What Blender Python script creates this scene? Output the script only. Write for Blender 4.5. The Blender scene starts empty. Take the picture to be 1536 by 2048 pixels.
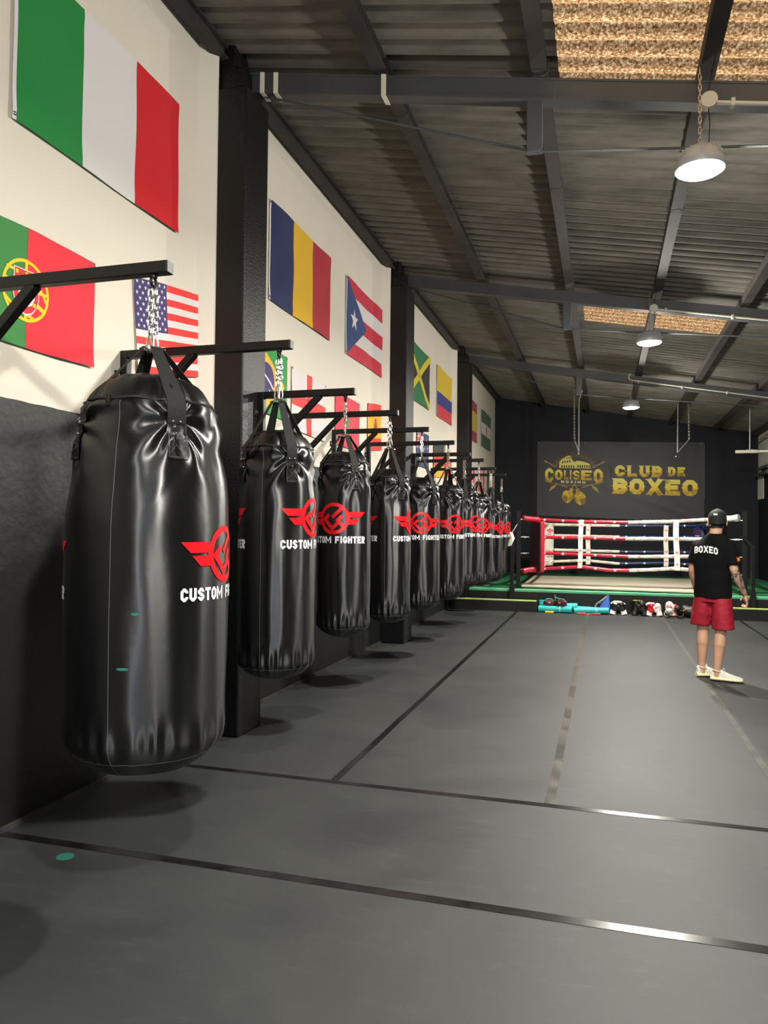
import bpy, bmesh, math, random
from mathutils import Vector, Matrix, noise
from mathutils.bvhtree import BVHTree
from math import pi, sin, cos, atan2, sqrt, radians, exp, asin

random.seed(7)
S = bpy.context.scene
COL = S.collection

# ------------------------------------------------------------------ camera
yaw, pitch, roll, FPX = radians(16.3569), radians(1.2831), 0.010, 1500.0
fw = Vector((-sin(yaw) * cos(pitch), cos(yaw) * cos(pitch), sin(pitch)))
r0 = Vector((cos(yaw), sin(yaw), 0)); d0 = fw.cross(r0)
Rv = (r0 * cos(roll) - d0 * sin(roll)).normalized(); Uv = -(r0 * sin(roll) + d0 * cos(roll)).normalized()
cam_d = bpy.data.cameras.new('camera'); cam = bpy.data.objects.new('camera', cam_d); COL.objects.link(cam)
cam_d.sensor_fit = 'HORIZONTAL'; cam_d.sensor_width = 36.0; cam_d.lens = FPX * 36.0 / 1536.0
cam_d.clip_start = 0.05; cam_d.clip_end = 200
cam.matrix_world = Matrix(((Rv.x, Uv.x, -fw.x, 0), (Rv.y, Uv.y, -fw.y, 0), (Rv.z, Uv.z, -fw.z, 1.52), (0, 0, 0, 1)))
S.camera = cam

# ------------------------------------------------------------------ view, sky, sun
S.view_settings.view_transform = 'Standard'; S.view_settings.look = 'None'
S.view_settings.exposure = 0.0; S.view_settings.gamma = 1.0; S.view_settings.use_curve_mapping = False
W = bpy.data.worlds.new('sky'); S.world = W; W.use_nodes = True
W.node_tree.nodes['Background'].inputs[0].default_value = (0.55, 0.68, 0.9, 1)
W.node_tree.nodes['Background'].inputs[1].default_value = 0.9
sun_d = bpy.data.lights.new('sun', 'SUN'); sun = bpy.data.objects.new('sun', sun_d); COL.objects.link(sun)
sun_d.energy = 7.8; sun_d.angle = radians(0.6); sun_d.color = (1, 0.93, 0.82)
sun.rotation_euler = (radians(44), radians(4), 0); sun.location = (0, 5, 12)
LAMP_DOWN, LAMP_SIDE = 225.0, 185.0
LAMP_COL = (1.0, 0.955, 0.87)
day_d = bpy.data.lights.new('added_door_daylight', 'AREA'); day_d.shape = 'RECTANGLE'; day_d.size = 2.6; day_d.size_y = 2.9; day_d.energy = 75; day_d.color = (.62, .80, 1.0)  # cool light added at an unseen, guessed doorway behind the camera
day = bpy.data.objects.new('added_door_daylight', day_d); COL.objects.link(day); day.location = (1.9, -6.02, 1.5); day.rotation_euler = (radians(90), 0, 0)

# ------------------------------------------------------------------ materials
def lin(c):
    if isinstance(c, str):
        c = [int(c[i:i + 2], 16) / 255 for i in (0, 2, 4)]
    return tuple((x / 12.92 if x <= 0.04045 else ((x + 0.055) / 1.055) ** 2.4) for x in c) + (1,)

MATS = {}
def mat(name, col, rough=0.5, metal=0.0, spec=0.5, bump=0.0, bscale=40.0, vary=0.0, vscale=3.0, emit=0.0, sheen=0.0, col2=None, coat=0.0):
    if name in MATS: return MATS[name]
    m = bpy.data.materials.new(name); m.use_nodes = True; nt = m.node_tree
    b = nt.nodes['Principled BSDF']; c = lin(col)
    b.inputs['Base Color'].default_value = c; b.inputs['Roughness'].default_value = rough
    b.inputs['Metallic'].default_value = metal; b.inputs['Specular IOR Level'].default_value = spec
    if coat: b.inputs['Coat Weight'].default_value = coat
    if sheen: b.inputs['Sheen Weight'].default_value = sheen
    if emit:
        b.inputs['Emission Color'].default_value = c; b.inputs['Emission Strength'].default_value = emit
    if vary or bump:
        tc = nt.nodes.new('ShaderNodeTexCoord')
    if vary:
        n = nt.nodes.new('ShaderNodeTexNoise'); n.inputs['Scale'].default_value = vscale; n.inputs['Detail'].default_value = 6
        nt.links.new(tc.outputs['Object'], n.inputs['Vector'])
        mx = nt.nodes.new('ShaderNodeMix'); mx.data_type = 'RGBA'
        d = lin(col2) if col2 else tuple(x * (1 - vary) for x in c[:3]) + (1,)
        mx.inputs['A'].default_value = c; mx.inputs['B'].default_value = d
        rp = nt.nodes.new('ShaderNodeMapRange'); rp.inputs['From Min'].default_value = .35; rp.inputs['From Max'].default_value = .65
        nt.links.new(n.outputs['Fac'], rp.inputs['Value']); nt.links.new(rp.outputs[0], mx.inputs['Factor'])
        nt.links.new(mx.outputs['Result'], b.inputs['Base Color'])
    if bump:
        n2 = nt.nodes.new('ShaderNodeTexNoise'); n2.inputs['Scale'].default_value = bscale; n2.inputs['Detail'].default_value = 5
        nt.links.new(tc.outputs['Object'], n2.inputs['Vector'])
        bp = nt.nodes.new('ShaderNodeBump'); bp.inputs['Strength'].default_value = bump; bp.inputs['Distance'].default_value = 0.01
        nt.links.new(n2.outputs['Fac'], bp.inputs['Height']); nt.links.new(bp.outputs['Normal'], b.inputs['Normal'])
    MATS[name] = m
    return m

def N(nt, t, **kw):
    n = nt.nodes.new(t)
    for k, v in kw.items():
        if k in n.inputs: n.inputs[k].default_value = v
        else: setattr(n, k, v)
    return n

def wall_paint(name, split, upper, lower, nbump=0.25, far=None):
    """white upper, black lower, boundary at height split (object coordinates = world)"""
    m = bpy.data.materials.new(name); m.use_nodes = True; nt = m.node_tree; b = nt.nodes['Principled BSDF']
    tc = N(nt, 'ShaderNodeTexCoord'); sp = N(nt, 'ShaderNodeSeparateXYZ'); nt.links.new(tc.outputs['Object'], sp.inputs[0])
    n0 = N(nt, 'ShaderNodeTexNoise', Scale=9.0, Detail=3.0); nt.links.new(tc.outputs['Object'], n0.inputs['Vector'])
    ad = N(nt, 'ShaderNodeMath', operation='MULTIPLY_ADD'); ad.inputs[1].default_value = 0.012
    nt.links.new(n0.outputs['Fac'], ad.inputs[0]); nt.links.new(sp.outputs['Z'], ad.inputs[2])
    gt = N(nt, 'ShaderNodeMath', operation='GREATER_THAN'); gt.inputs[1].default_value = split + .006
    nt.links.new(ad.outputs[0], gt.inputs[0])
    n1 = N(nt, 'ShaderNodeTexNoise', Scale=1.3, Detail=8.0); nt.links.new(tc.outputs['Object'], n1.inputs['Vector'])
    u = N(nt, 'ShaderNodeMix', data_type='RGBA'); u.inputs['A'].default_value = lin(upper)
    u.inputs['B'].default_value = tuple(x * .88 for x in lin(upper)[:3]) + (1,)
    nt.links.new(n1.outputs['Fac'], u.inputs['Factor'])
    l = N(nt, 'ShaderNodeMix', data_type='RGBA'); l.inputs['A'].default_value = lin(lower)
    l.inputs['B'].default_value = tuple(x * 1.7 for x in lin(lower)[:3]) + (1,)
    nt.links.new(n1.outputs['Fac'], l.inputs['Factor'])
    mx = N(nt, 'ShaderNodeMix', data_type='RGBA')
    nt.links.new(gt.outputs[0], mx.inputs['Factor']); nt.links.new(l.outputs['Result'], mx.inputs['A']); nt.links.new(u.outputs['Result'], mx.inputs['B'])
    nt.links.new(mx.outputs['Result'], b.inputs['Base Color'])
    rr = N(nt, 'ShaderNodeMapRange'); rr.inputs['To Min'].default_value = .5; rr.inputs['To Max'].default_value = .75
    nt.links.new(gt.outputs[0], rr.inputs['Value']); nt.links.new(rr.outputs[0], b.inputs['Roughness'])
    n2 = N(nt, 'ShaderNodeTexNoise', Scale=22.0, Detail=8.0); nt.links.new(tc.outputs['Object'], n2.inputs['Vector'])
    bp = N(nt, 'ShaderNodeBump', Strength=nbump, Distance=0.02); nt.links.new(n2.outputs['Fac'], bp.inputs['Height'])
    nt.links.new(bp.outputs['Normal'], b.inputs['Normal'])
    MATS[name] = m; return m

def floor_mat():
    m = bpy.data.materials.new('rubber_floor'); m.use_nodes = True; nt = m.node_tree; b = nt.nodes['Principled BSDF']
    tc = N(nt, 'ShaderNodeTexCoord')
    a = N(nt, 'ShaderNodeTexNoise', Scale=1.1, Detail=9.0, Roughness=.62, Distortion=.6); nt.links.new(tc.outputs['Object'], a.inputs['Vector'])
    mp = N(nt, 'ShaderNodeMapping'); mp.inputs['Scale'].default_value = (2.0, 7.0, 1); nt.links.new(tc.outputs['Object'], mp.inputs['Vector'])
    c = N(nt, 'ShaderNodeTexNoise', Scale=2.3, Detail=7.0, Roughness=.7); nt.links.new(mp.outputs[0], c.inputs['Vector'])
    r1 = N(nt, 'ShaderNodeValToRGB'); r1.color_ramp.elements[0].position = .3; r1.color_ramp.elements[0].color = lin('2b2d2e')
    r1.color_ramp.elements[1].position = .72; r1.color_ramp.elements[1].color = lin('3a3c3b')
    nt.links.new(a.outputs['Fac'], r1.inputs[0])
    r2 = N(nt, 'ShaderNodeMapRange'); r2.inputs['From Min'].default_value = .55; r2.inputs['From Max'].default_value = .8; r2.inputs['To Max'].default_value = .45
    nt.links.new(c.outputs['Fac'], r2.inputs['Value'])
    mx = N(nt, 'ShaderNodeMix', data_type='RGBA'); mx.inputs['B'].default_value = lin('4b4d4a')
    nt.links.new(r1.outputs[0], mx.inputs['A']); nt.links.new(r2.outputs[0], mx.inputs['Factor'])
    last = mx.outputs['Result']
    for cx, cy, rx, ry, rot, k in ((-.95, 3.75, .42, .32, .3, .45), (-.55, 4.55, .55, .16, .35, .35), (-.75, 3.45, .16, .5, -.4, .3), (.75, 3.2, .22, .9, .1, .3), (-2.0, 2.2, .5, .3, .2, .25)):
        m2 = N(nt, 'ShaderNodeMapping'); m2.vector_type = 'TEXTURE'; m2.inputs['Location'].default_value = (cx, cy, 0); m2.inputs['Rotation'].default_value = (0, 0, rot); m2.inputs['Scale'].default_value = (rx, ry, 1)
        nt.links.new(tc.outputs['Object'], m2.inputs['Vector']); ln = N(nt, 'ShaderNodeVectorMath', operation='LENGTH'); nt.links.new(m2.outputs[0], ln.inputs[0])
        ns = N(nt, 'ShaderNodeMath', operation='MULTIPLY_ADD'); ns.inputs[1].default_value = 1.3; nt.links.new(c.outputs['Fac'], ns.inputs[0]); nt.links.new(ln.outputs['Value'], ns.inputs[2])
        mr = N(nt, 'ShaderNodeMapRange'); mr.inputs['From Min'].default_value = 1.15; mr.inputs['From Max'].default_value = 1.75; mr.inputs['To Min'].default_value = k; mr.inputs['To Max'].default_value = 0
        nt.links.new(ns.outputs[0], mr.inputs['Value'])
        mm = N(nt, 'ShaderNodeMix', data_type='RGBA'); mm.inputs['B'].default_value = lin('1c1d1d'); nt.links.new(last, mm.inputs['A']); nt.links.new(mr.outputs[0], mm.inputs['Factor']); last = mm.outputs['Result']
    nt.links.new(last, b.inputs['Base Color'])
    rr = N(nt, 'ShaderNodeMapRange'); rr.inputs['To Min'].default_value = .48; rr.inputs['To Max'].default_value = .68
    nt.links.new(a.outputs['Fac'], rr.inputs['Value']); nt.links.new(rr.outputs[0], b.inputs['Roughness'])
    b.inputs['Specular IOR Level'].default_value = .32
    n2 = N(nt, 'ShaderNodeTexNoise', Scale=180.0, Detail=3.0); nt.links.new(tc.outputs['Object'], n2.inputs['Vector'])
    bp = N(nt, 'ShaderNodeBump', Strength=.18, Distance=0.004); nt.links.new(n2.outputs['Fac'], bp.inputs['Height'])
    nt.links.new(bp.outputs['Normal'], b.inputs['Normal'])
    return m

def roof_mat():
    m = bpy.data.materials.new('fibre_cement'); m.use_nodes = True; nt = m.node_tree; b = nt.nodes['Principled BSDF']
    tc = N(nt, 'ShaderNodeTexCoord'); mp = N(nt, 'ShaderNodeMapping'); mp.inputs['Scale'].default_value = (1.0, 5.0, 5.0)
    nt.links.new(tc.outputs['Object'], mp.inputs['Vector'])
    a = N(nt, 'ShaderNodeTexNoise', Scale=1.4, Detail=8.0, Roughness=.65); nt.links.new(mp.outputs[0], a.inputs['Vector'])
    r = N(nt, 'ShaderNodeValToRGB'); r.color_ramp.elements[0].position = .3; r.color_ramp.elements[0].color = lin('56534d')
    r.color_ramp.elements[1].position = .72; r.color_ramp.elements[1].color = lin('7c7870')
    nt.links.new(a.outputs['Fac'], r.inputs[0]); nt.links.new(r.outputs[0], b.inputs['Base Color'])
    b.inputs['Roughness'].default_value = .9; b.inputs['Specular IOR Level'].default_value = .2
    bp = N(nt, 'ShaderNodeBump', Strength=.3, Distance=0.01); nt.links.new(a.outputs['Fac'], bp.inputs['Height']); nt.links.new(bp.outputs['Normal'], b.inputs['Normal'])
    return m

def skylight_mat():
    m = bpy.data.materials.new('dirty_translucent_sheet'); m.use_nodes = True; nt = m.node_tree
    out = nt.nodes['Material Output']; nt.nodes.remove(nt.nodes['Principled BSDF'])
    tc = N(nt, 'ShaderNodeTexCoord')
    a = N(nt, 'ShaderNodeTexNoise', Scale=55.0, Detail=6.0, Roughness=.7); nt.links.new(tc.outputs['Object'], a.inputs['Vector'])
    r = N(nt, 'ShaderNodeValToRGB'); e = r.color_ramp.elements
    e[0].position = .36; e[0].color = lin('4a3322'); e[1].position = .68; e[1].color = lin('ffe9bd')
    k = e.new(.5); k.color = lin('ab7f52')
    nt.links.new(a.outputs['Fac'], r.inputs[0])
    t = N(nt, 'ShaderNodeBsdfTranslucent'); nt.links.new(r.outputs[0], t.inputs[0])
    d = N(nt, 'ShaderNodeBsdfDiffuse'); nt.links.new(r.outputs[0], d.inputs[0])
    ms = N(nt, 'ShaderNodeMixShader'); ms.inputs[0].default_value = .8
    nt.links.new(d.outputs[0], ms.inputs[1]); nt.links.new(t.outputs[0], ms.inputs[2]); nt.links.new(ms.outputs[0], out.inputs[0])
    return m

def gold_mat(name, z0, z1):
    """printed gold: pale top, yellow middle, brown foot (a print gradient), with grain"""
    m = bpy.data.materials.new(name); m.use_nodes = True; nt = m.node_tree; b = nt.nodes['Principled BSDF']
    tc = N(nt, 'ShaderNodeTexCoord'); sp = N(nt, 'ShaderNodeSeparateXYZ'); nt.links.new(tc.outputs['Object'], sp.inputs[0])
    n = N(nt, 'ShaderNodeTexNoise', Scale=14.0, Detail=6.0); nt.links.new(tc.outputs['Object'], n.inputs['Vector'])
    mr = N(nt, 'ShaderNodeMapRange'); mr.inputs['From Min'].default_value = z0; mr.inputs['From Max'].default_value = z1
    nt.links.new(sp.outputs['Z'], mr.inputs['Value'])
    ad = N(nt, 'ShaderNodeMath', operation='MULTIPLY_ADD'); ad.inputs[1].default_value = .5; nt.links.new(n.outputs['Fac'], ad.inputs[0]); nt.links.new(mr.outputs[0], ad.inputs[2])
    r = N(nt, 'ShaderNodeValToRGB'); e = r.color_ramp.elements
    e[0].position = .15; e[0].color = lin('8f6416'); e[1].position = .85; e[1].color = lin('f4e67c')
    k = e.new(.36); k.color = lin('f2cc18'); k = e.new(.58); k.color = lin('fbe548')
    nt.links.new(ad.outputs[0], r.inputs[0]); nt.links.new(r.outputs[0], b.inputs['Base Color'])
    b.inputs['Roughness'].default_value = .55
    return m

VINYL = mat('black_vinyl', '060709', .36, spec=.75, bump=.05, bscale=24)
def aniso(m, a):
    nt = m.node_tree; b = nt.nodes['Principled BSDF']; tg = nt.nodes.new('ShaderNodeTangent'); tg.direction_type = 'RADIAL'; tg.axis = 'Z'
    nt.links.new(tg.outputs[0], b.inputs['Tangent']); b.inputs['Anisotropic'].default_value = a; b.inputs['Anisotropic Rotation'].default_value = .25
aniso(VINYL, .90)
VINYL2 = mat('black_vinyl_cover', '0b0b0b', .36, spec=.4, bump=.08, bscale=22)
WEB = mat('black_webbing', '0f0f0f', .8, bump=.3, bscale=220)
STEEL = mat('zinc_steel', 'd6d4cc', .22, metal=1.0)
BLACKSTEEL = mat('black_powder_coat', '0a0a0a', .42, spec=.35)
PLASTCAP = mat('grey_plastic_cap', '3a3a3a', .5)
REDPRINT = mat('red_print', 'e4141f', .35)
WHITEPRINT = mat('white_print', 'eef2f0', .4)
STITCH = mat('grey_stitch', '55565a', .6)
TEALMARK = mat('teal_scuff', '1f6e62', .7)
BEAM = mat('grey_painted_steel', '484a4d', .5, vary=.25, vscale=2)
PURLIN = mat('brown_purlin', '2a2422', .75, vary=.35, vscale=4, col2='38322e')
COLBLACK = mat('black_column_paint', '090909', .45, spec=.4, bump=.4, bscale=60)
WHITEPL = mat('white_plaster', 'e6dfd0', .8, bump=.4, bscale=20)
PAPER = mat('white_paper_tape', 'ece5d2', .6)
CONDUIT = mat('ivory_conduit', 'c9c6b4', .45)
LAMPBODY = mat('pale_lamp_housing', 'b9bdc0', .4, metal=.3)
LAMPLENS = mat('lamp_lens', 'fff8e6', .4, emit=45.0)
RINGRED = mat('red_vinyl', 'b3142c', .32, bump=.3, bscale=30)
RINGWHITE = mat('white_vinyl', 'ece7d8', .35, bump=.25, bscale=30)
RINGBLUE = mat('navy_vinyl', '1b2d5c', .35, bump=.25, bscale=30)
TURF = mat('green_turf', '157a45', .9, bump=.6, bscale=160, vary=.35, vscale=6)
TURFEDGE = mat('pale_green_trim', '63b98a', .7, vary=.2, vscale=5)
LIME = mat('lime_trim', 'b4c878', .7, vary=.15, vscale=4)
CANVAS = mat('beige_canvas', 'b3ab97', .8, bump=.2, bscale=14, vary=.15, vscale=2.2)
STAGE = mat('black_stage_board', '121110', .7, bump=.5, bscale=30, vary=.3, vscale=4)
SKIN = mat('skin', 'cf9f82', .55, vary=.18, vscale=9)
TATTOO = mat('tattooed_skin', 'bb9682', .55, vary=.75, vscale=38, col2='3a352f')
HAIR = mat('dark_hair', '1d1714', .7)
SHIRT = mat('black_cotton', '050608', .9, spec=.2, bump=.25, bscale=9)
SHORTS = mat('red_sport_cloth', 'a3122b', .7, bump=.5, bscale=11, vary=.2, vscale=12)
CAPM = mat('charcoal_cap_cloth', '121411', .8, bump=.2, bscale=90)
SHOE = mat('cream_shoe_knit', 'd9d6c8', .7, bump=.2, bscale=120)
SOLE = mat('pale_sole_foam', 'e8e4b8', .6)
DARKRUB = mat('dark_rubber', '151515', .6)

# ------------------------------------------------------------------ mesh builder
class MB:
    def __init__(s): s.v = []; s.f = []; s.m = []
    def add(s, vs, fs, mi=0):
        o = len(s.v); s.v += [Vector(p) for p in vs]
        for f in fs: s.f.append([i + o for i in f]); s.m.append(mi)
        return s
    def box(s, lo, hi, mi=0, M=None):
        x0, y0, z0 = lo; x1, y1, z1 = hi
        vs = [Vector(p) for p in ((x0, y0, z0), (x1, y0, z0), (x1, y1, z0), (x0, y1, z0), (x0, y0, z1), (x1, y0, z1), (x1, y1, z1), (x0, y1, z1))]
        if M: vs = [M @ p for p in vs]
        return s.add(vs, [(3, 2, 1, 0), (4, 5, 6, 7), (0, 1, 5, 4), (1, 2, 6, 5), (2, 3, 7, 6), (3, 0, 4, 7)], mi)
    def hexa(s, b4, t4, mi=0):
        return s.add(list(b4) + list(t4), [(3, 2, 1, 0), (4, 5, 6, 7), (0, 1, 5, 4), (1, 2, 6, 5), (2, 3, 7, 6), (3, 0, 4, 7)], mi)
    def bar(s, p, q, w, h, mi=0, up=(0, 0, 1)):
        p = Vector(p); q = Vector(q); d = (q - p).normalized(); up = Vector(up)
        sd = d.cross(up)
        if sd.length < 1e-4: sd = d.cross(Vector((1, 0, 0)))
        sd.normalize(); u = sd.cross(d).normalized(); a = sd * w / 2; b = u * h / 2
        return s.hexa([p - a - b, p + a - b, p + a + b, p - a + b], [q - a - b, q + a - b, q + a + b, q - a + b], mi)
    def tube(s, pts, r, n=8, mi=0, closed=False, cap=True):
        pts = [Vector(p) for p in pts]; k = len(pts)
        rs = r if isinstance(r, (list, tuple)) else [r] * k
        prev = None; rings = []
        for i, p in enumerate(pts):
            if closed: t = pts[(i + 1) % k] - pts[i - 1]
            else: t = pts[min(i + 1, k - 1)] - pts[max(i - 1, 0)]
            t.normalize()
            if prev is None:
                a = Vector((0, 0, 1)) if abs(t.z) < .9 else Vector((1, 0, 0))
                x = t.cross(a).normalized()
            else:
                x = (prev - t * prev.dot(t)).normalized()
            prev = x; y = t.cross(x)
            rings.append([p + (x * cos(2 * pi * j / n) + y * sin(2 * pi * j / n)) * rs[i] for j in range(n)])
        vs = [p for R in rings for p in R]; fs = []
        for i in range(k if closed else k - 1):
            a = i * n; b = ((i + 1) % k) * n
            for j in range(n): fs.append((a + j, a + (j + 1) % n, b + (j + 1) % n, b + j))
        if not closed and cap:
            fs.append(tuple(range(n - 1, -1, -1))); fs.append(tuple(range((k - 1) * n, k * n)))
        return s.add(vs, fs, mi)
    def cyl(s, p, q, r, r2=None, n=16, mi=0): return s.tube([p, q], [r, r if r2 is None else r2], n, mi)
    def ell(s, c, r, M=None, nu=16, nv=10, mi=0):
        c = Vector(c); vs = []; fs = []
        r = (r, r, r) if not isinstance(r, (tuple, list)) else r
        for i in range(nv + 1):
            a = pi * i / nv
            for j in range(nu):
                b = 2 * pi * j / nu
                p = Vector((r[0] * sin(a) * cos(b), r[1] * sin(a) * sin(b), r[2] * cos(a)))
                vs.append(c + (M @ p if M else p))
        for i in range(nv):
            for j in range(nu):
                fs.append((i * nu + j, (i + 1) * nu + j, (i + 1) * nu + (j + 1) % nu, i * nu + (j + 1) % nu))
        return s.add(vs, fs, mi)
    def caps(s, p, q, r1, r2, mi=0):
        p = Vector(p); q = Vector(q)
        s.ell(p, r1, nu=14, nv=10, mi=mi); s.ell(q, r2, nu=14, nv=10, mi=mi)
        return s.tube([p, q], [r1, r2], 14, mi)
    def loft(s, rings, mi=0, cap=True):
        n = len(rings[0]); vs = [p for R in rings for p in R]; fs = []
        for i in range(len(rings) - 1):
            for j in range(n): fs.append((i * n + j, i * n + (j + 1) % n, (i + 1) * n + (j + 1) % n, (i + 1) * n + j))
        if cap: fs.append(tuple(range(n - 1, -1, -1))); fs.append(tuple(range((len(rings) - 1) * n, len(rings) * n)))
        return s.add(vs, fs, mi)
    def prism(s, poly, z0, z1, mi=0, M=None):
        n = len(poly); vs = [Vector((p[0], p[1], z0)) for p in poly] + [Vector((p[0], p[1], z1)) for p in poly]
        if M: vs = [M @ p for p in vs]
        return s.add(vs, [tuple(range(n - 1, -1, -1)), tuple(range(n, 2 * n))] + [(i, (i + 1) % n, n + (i + 1) % n, n + i) for i in range(n)], mi)
    def mesh(s, name, mats, smooth=True, angle=38):
        me = bpy.data.meshes.new(name); me.from_pydata([tuple(p) for p in s.v], [], s.f)
        for m in (mats if isinstance(mats, (list, tuple)) else [mats]): me.materials.append(m)
        if any(s.m): me.polygons.foreach_set('material_index', s.m)
        me.validate()
        if smooth:
            me.polygons.foreach_set('use_smooth', [True] * len(me.polygons)); me.set_sharp_from_angle(angle=radians(angle))
        me.update(); return me
    def build(s, name, mats, parent=None, smooth=True, angle=38, bevel=0):
        o = bpy.data.objects.new(name, s.mesh(name, mats, smooth, angle)); COL.objects.link(o)
        if parent: o.parent = parent
        if bevel:
            b = o.modifiers.new('bevel', 'BEVEL'); b.width = bevel; b.segments = 2; b.limit_method = 'ANGLE'
        return o

def tag(o, label, cat, group=None, kind=None):
    if label: o['label'] = label
    if cat: o['category'] = cat
    if group: o['group'] = group
    if kind: o['kind'] = kind
    return o
def thing(name, label, cat, loc=(0, 0, 0), rz=0, group=None):
    o = bpy.data.objects.new(name, None); COL.objects.link(o); o.location = loc; o.rotation_euler = (0, 0, rz); o.empty_display_size = .1
    return tag(o, label, cat, group)
def struct(mb, name, mats, **kw):
    o = mb.build(name, mats, **kw); o['kind'] = 'structure'; return o
def copy_tree(o, label=None, loc=None, rz=None):
    def cp(a, parent):
        c = a.copy(); COL.objects.link(c)
        if parent: c.parent = parent
        for ch in list(a.children): cp(ch, c)
        return c
    r = cp(o, None)
    if label: r['label'] = label
    if loc is not None: r.location = loc
    if rz is not None: r.rotation_euler = (0, 0, rz)
    return r

def remeshed(mb, voxel, smooth_it=6, name='tmp'):
    me = mb.mesh(name, [SKIN], smooth=False); o = bpy.data.objects.new(name, me); COL.objects.link(o)
    m = o.modifiers.new('r', 'REMESH'); m.mode = 'VOXEL'; m.voxel_size = voxel
    s = o.modifiers.new('s', 'SMOOTH'); s.factor = .5; s.iterations = smooth_it
    dg = bpy.context.evaluated_depsgraph_get(); ev = o.evaluated_get(dg)
    out = bpy.data.meshes.new_from_object(ev); out.materials.clear()
    bpy.data.objects.remove(o); bpy.data.meshes.remove(me)
    out.polygons.foreach_set('use_smooth', [True] * len(out.polygons))
    return out
def link_mesh(name, me, mats, parent=None):
    for m in (mats if isinstance(mats, (list, tuple)) else [mats]): me.materials.append(m)
    me.name = name; o = bpy.data.objects.new(name, me); COL.objects.link(o)
    if parent: o.parent = parent
    return o

# ------------------------------------------------------------------ flat shapes and lettering
def stroke(pts, t, closed=False):
    P = [Vector(p) for p in pts]; n = len(P); L = []; Rr = []
    for i in range(n):
        a = P[i - 1] if (closed or i > 0) else None; b = P[(i + 1) % n] if (closed or i < n - 1) else None
        d1 = (P[i] - a).normalized() if a is not None else None; d2 = (b - P[i]).normalized() if b is not None else None
        if d1 is None: d1 = d2
        if d2 is None: d2 = d1
        n1 = Vector((-d1.y, d1.x)); n2 = Vector((-d2.y, d2.x)); m = n1 + n2
        if m.length < 1e-6: m = n1
        m.normalize(); k = t / 2 / max(.35, m.dot(n1))
        L.append(P[i] + m * k); Rr.append(P[i] - m * k)
    return [[Rr[i], Rr[(i + 1) % n], L[(i + 1) % n], L[i]] for i in range(n if closed else n - 1)]

def glyph(ch, w, t, serif=0.0):
    h = t / 2; a, b, c, d = h, w - h, h, 1 - h; k = min(.16, (w - t) * .4); out = []
    O = [(a + k, c), (b - k, c), (b, c + k), (b, d - k), (b - k, d), (a + k, d), (a, d - k), (a, c + k)]
    arcC = [(b, d - .24), (b, d - k), (b - k, d), (a + k, d), (a, d - k), (a, c + k), (a + k, c), (b - k, c), (b, c + k), (b, c + .24)]
    def st(p, cl=False): out.extend(stroke(p, t, cl))
    if ch in 'O': st(O, True)
    elif ch == 'C': st(arcC)
    elif ch == 'G': st(arcC); st([(w * .5, .42), (w, .42)]); st([(b, .42), (b, c + k)])
    elif ch == 'U': st([(a, 1), (a, c + k), (a + k, c), (b - k, c), (b, c + k), (b, 1)])
    elif ch == 'S': st([(b, d - .2), (b, d - k), (b - k, d), (a + k, d), (a, d - k), (a, .5 + k), (a + k, .5), (b - k, .5), (b, .5 - k), (b, c + k), (b - k, c), (a + k, c), (a, c + k), (a, c + .2)])
    elif ch == 'T': st([(0, d), (w, d)]); st([(w / 2, d), (w / 2, 0)])
    elif ch == 'M': st([(a, 0), (a, 1)]); st([(b, 0), (b, 1)]); out.extend(stroke([(a, 1 - h * .6), (w / 2, .32), (b, 1 - h * .6)], t * .62))
    elif ch == 'N': st([(a, 0), (a, 1)]); st([(b, 0), (b, 1)]); st([(a, 1 - h), (b, h)])
    elif ch == 'F': st([(a, 0), (a, 1)]); st([(0, d), (w, d)]); st([(0, .5), (w * .85, .5)])
    elif ch == 'I': st([(w / 2, 0), (w / 2, 1)])
    elif ch == 'H': st([(a, 0), (a, 1)]); st([(b, 0), (b, 1)]); st([(a, .5), (b, .5)])
    elif ch == 'E': st([(a, 0), (a, 1)]); st([(0, d), (w, d)]); st([(0, .5), (w * .85, .5)]); st([(0, c), (w, c)])
    elif ch == 'R': st([(a, 0), (a, 1)]); st([(a, d), (b - k, d), (b, d - k), (b, .48 + k), (b - k, .48), (a, .48)]); st([(w * .4, .48), (b, 0)])
    elif ch == 'L': st([(a, 0), (a, 1)]); st([(0, c), (w, c)])
    elif ch == 'B': st([(a, 0), (a, 1)]); st([(a, d), (b - k, d), (b, d - k), (b, .5 + k), (b - k, .5), (a, .5)]); st([(b - k, .5), (b, .5 - k), (b, c + k), (b - k, c), (a, c)])
    elif ch == 'D': st([(a, 0), (a, 1)]); st([(a, d), (b - k, d), (b, d - k), (b, c + k), (b - k, c), (a, c)])
    elif ch == 'X': out.extend(stroke([(a, 0), (b, 1)], t * .95)); out.extend(stroke([(a, 1), (b, 0)], t * .95))
    if serif:
        s = serif
        def bar(x, y): out.append([Vector((x - t * .5 - s, y)), Vector((x + t * .5 + s, y)), Vector((x + t * .5 + s, y + s)), Vector((x - t * .5 - s, y + s))])
        xs = {'B': [a], 'D': [a], 'E': [a], 'L': [a], 'U': [a, b], 'X': [a, b], 'I': [w / 2]}.get(ch, [])
        for x in xs:
            if ch not in 'U': bar(x, 0)
            bar(x, 1 - s)
        for x, sg in ((0, -1), (w, 1)):
            if ch in 'OCLUBDE' and not (ch in 'LE' and sg > 0): out.append([Vector((x - .01 * sg, .44)), Vector((x + sg * s * 1.3, .5)), Vector((x - .01 * sg, .56))])
    return out

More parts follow.
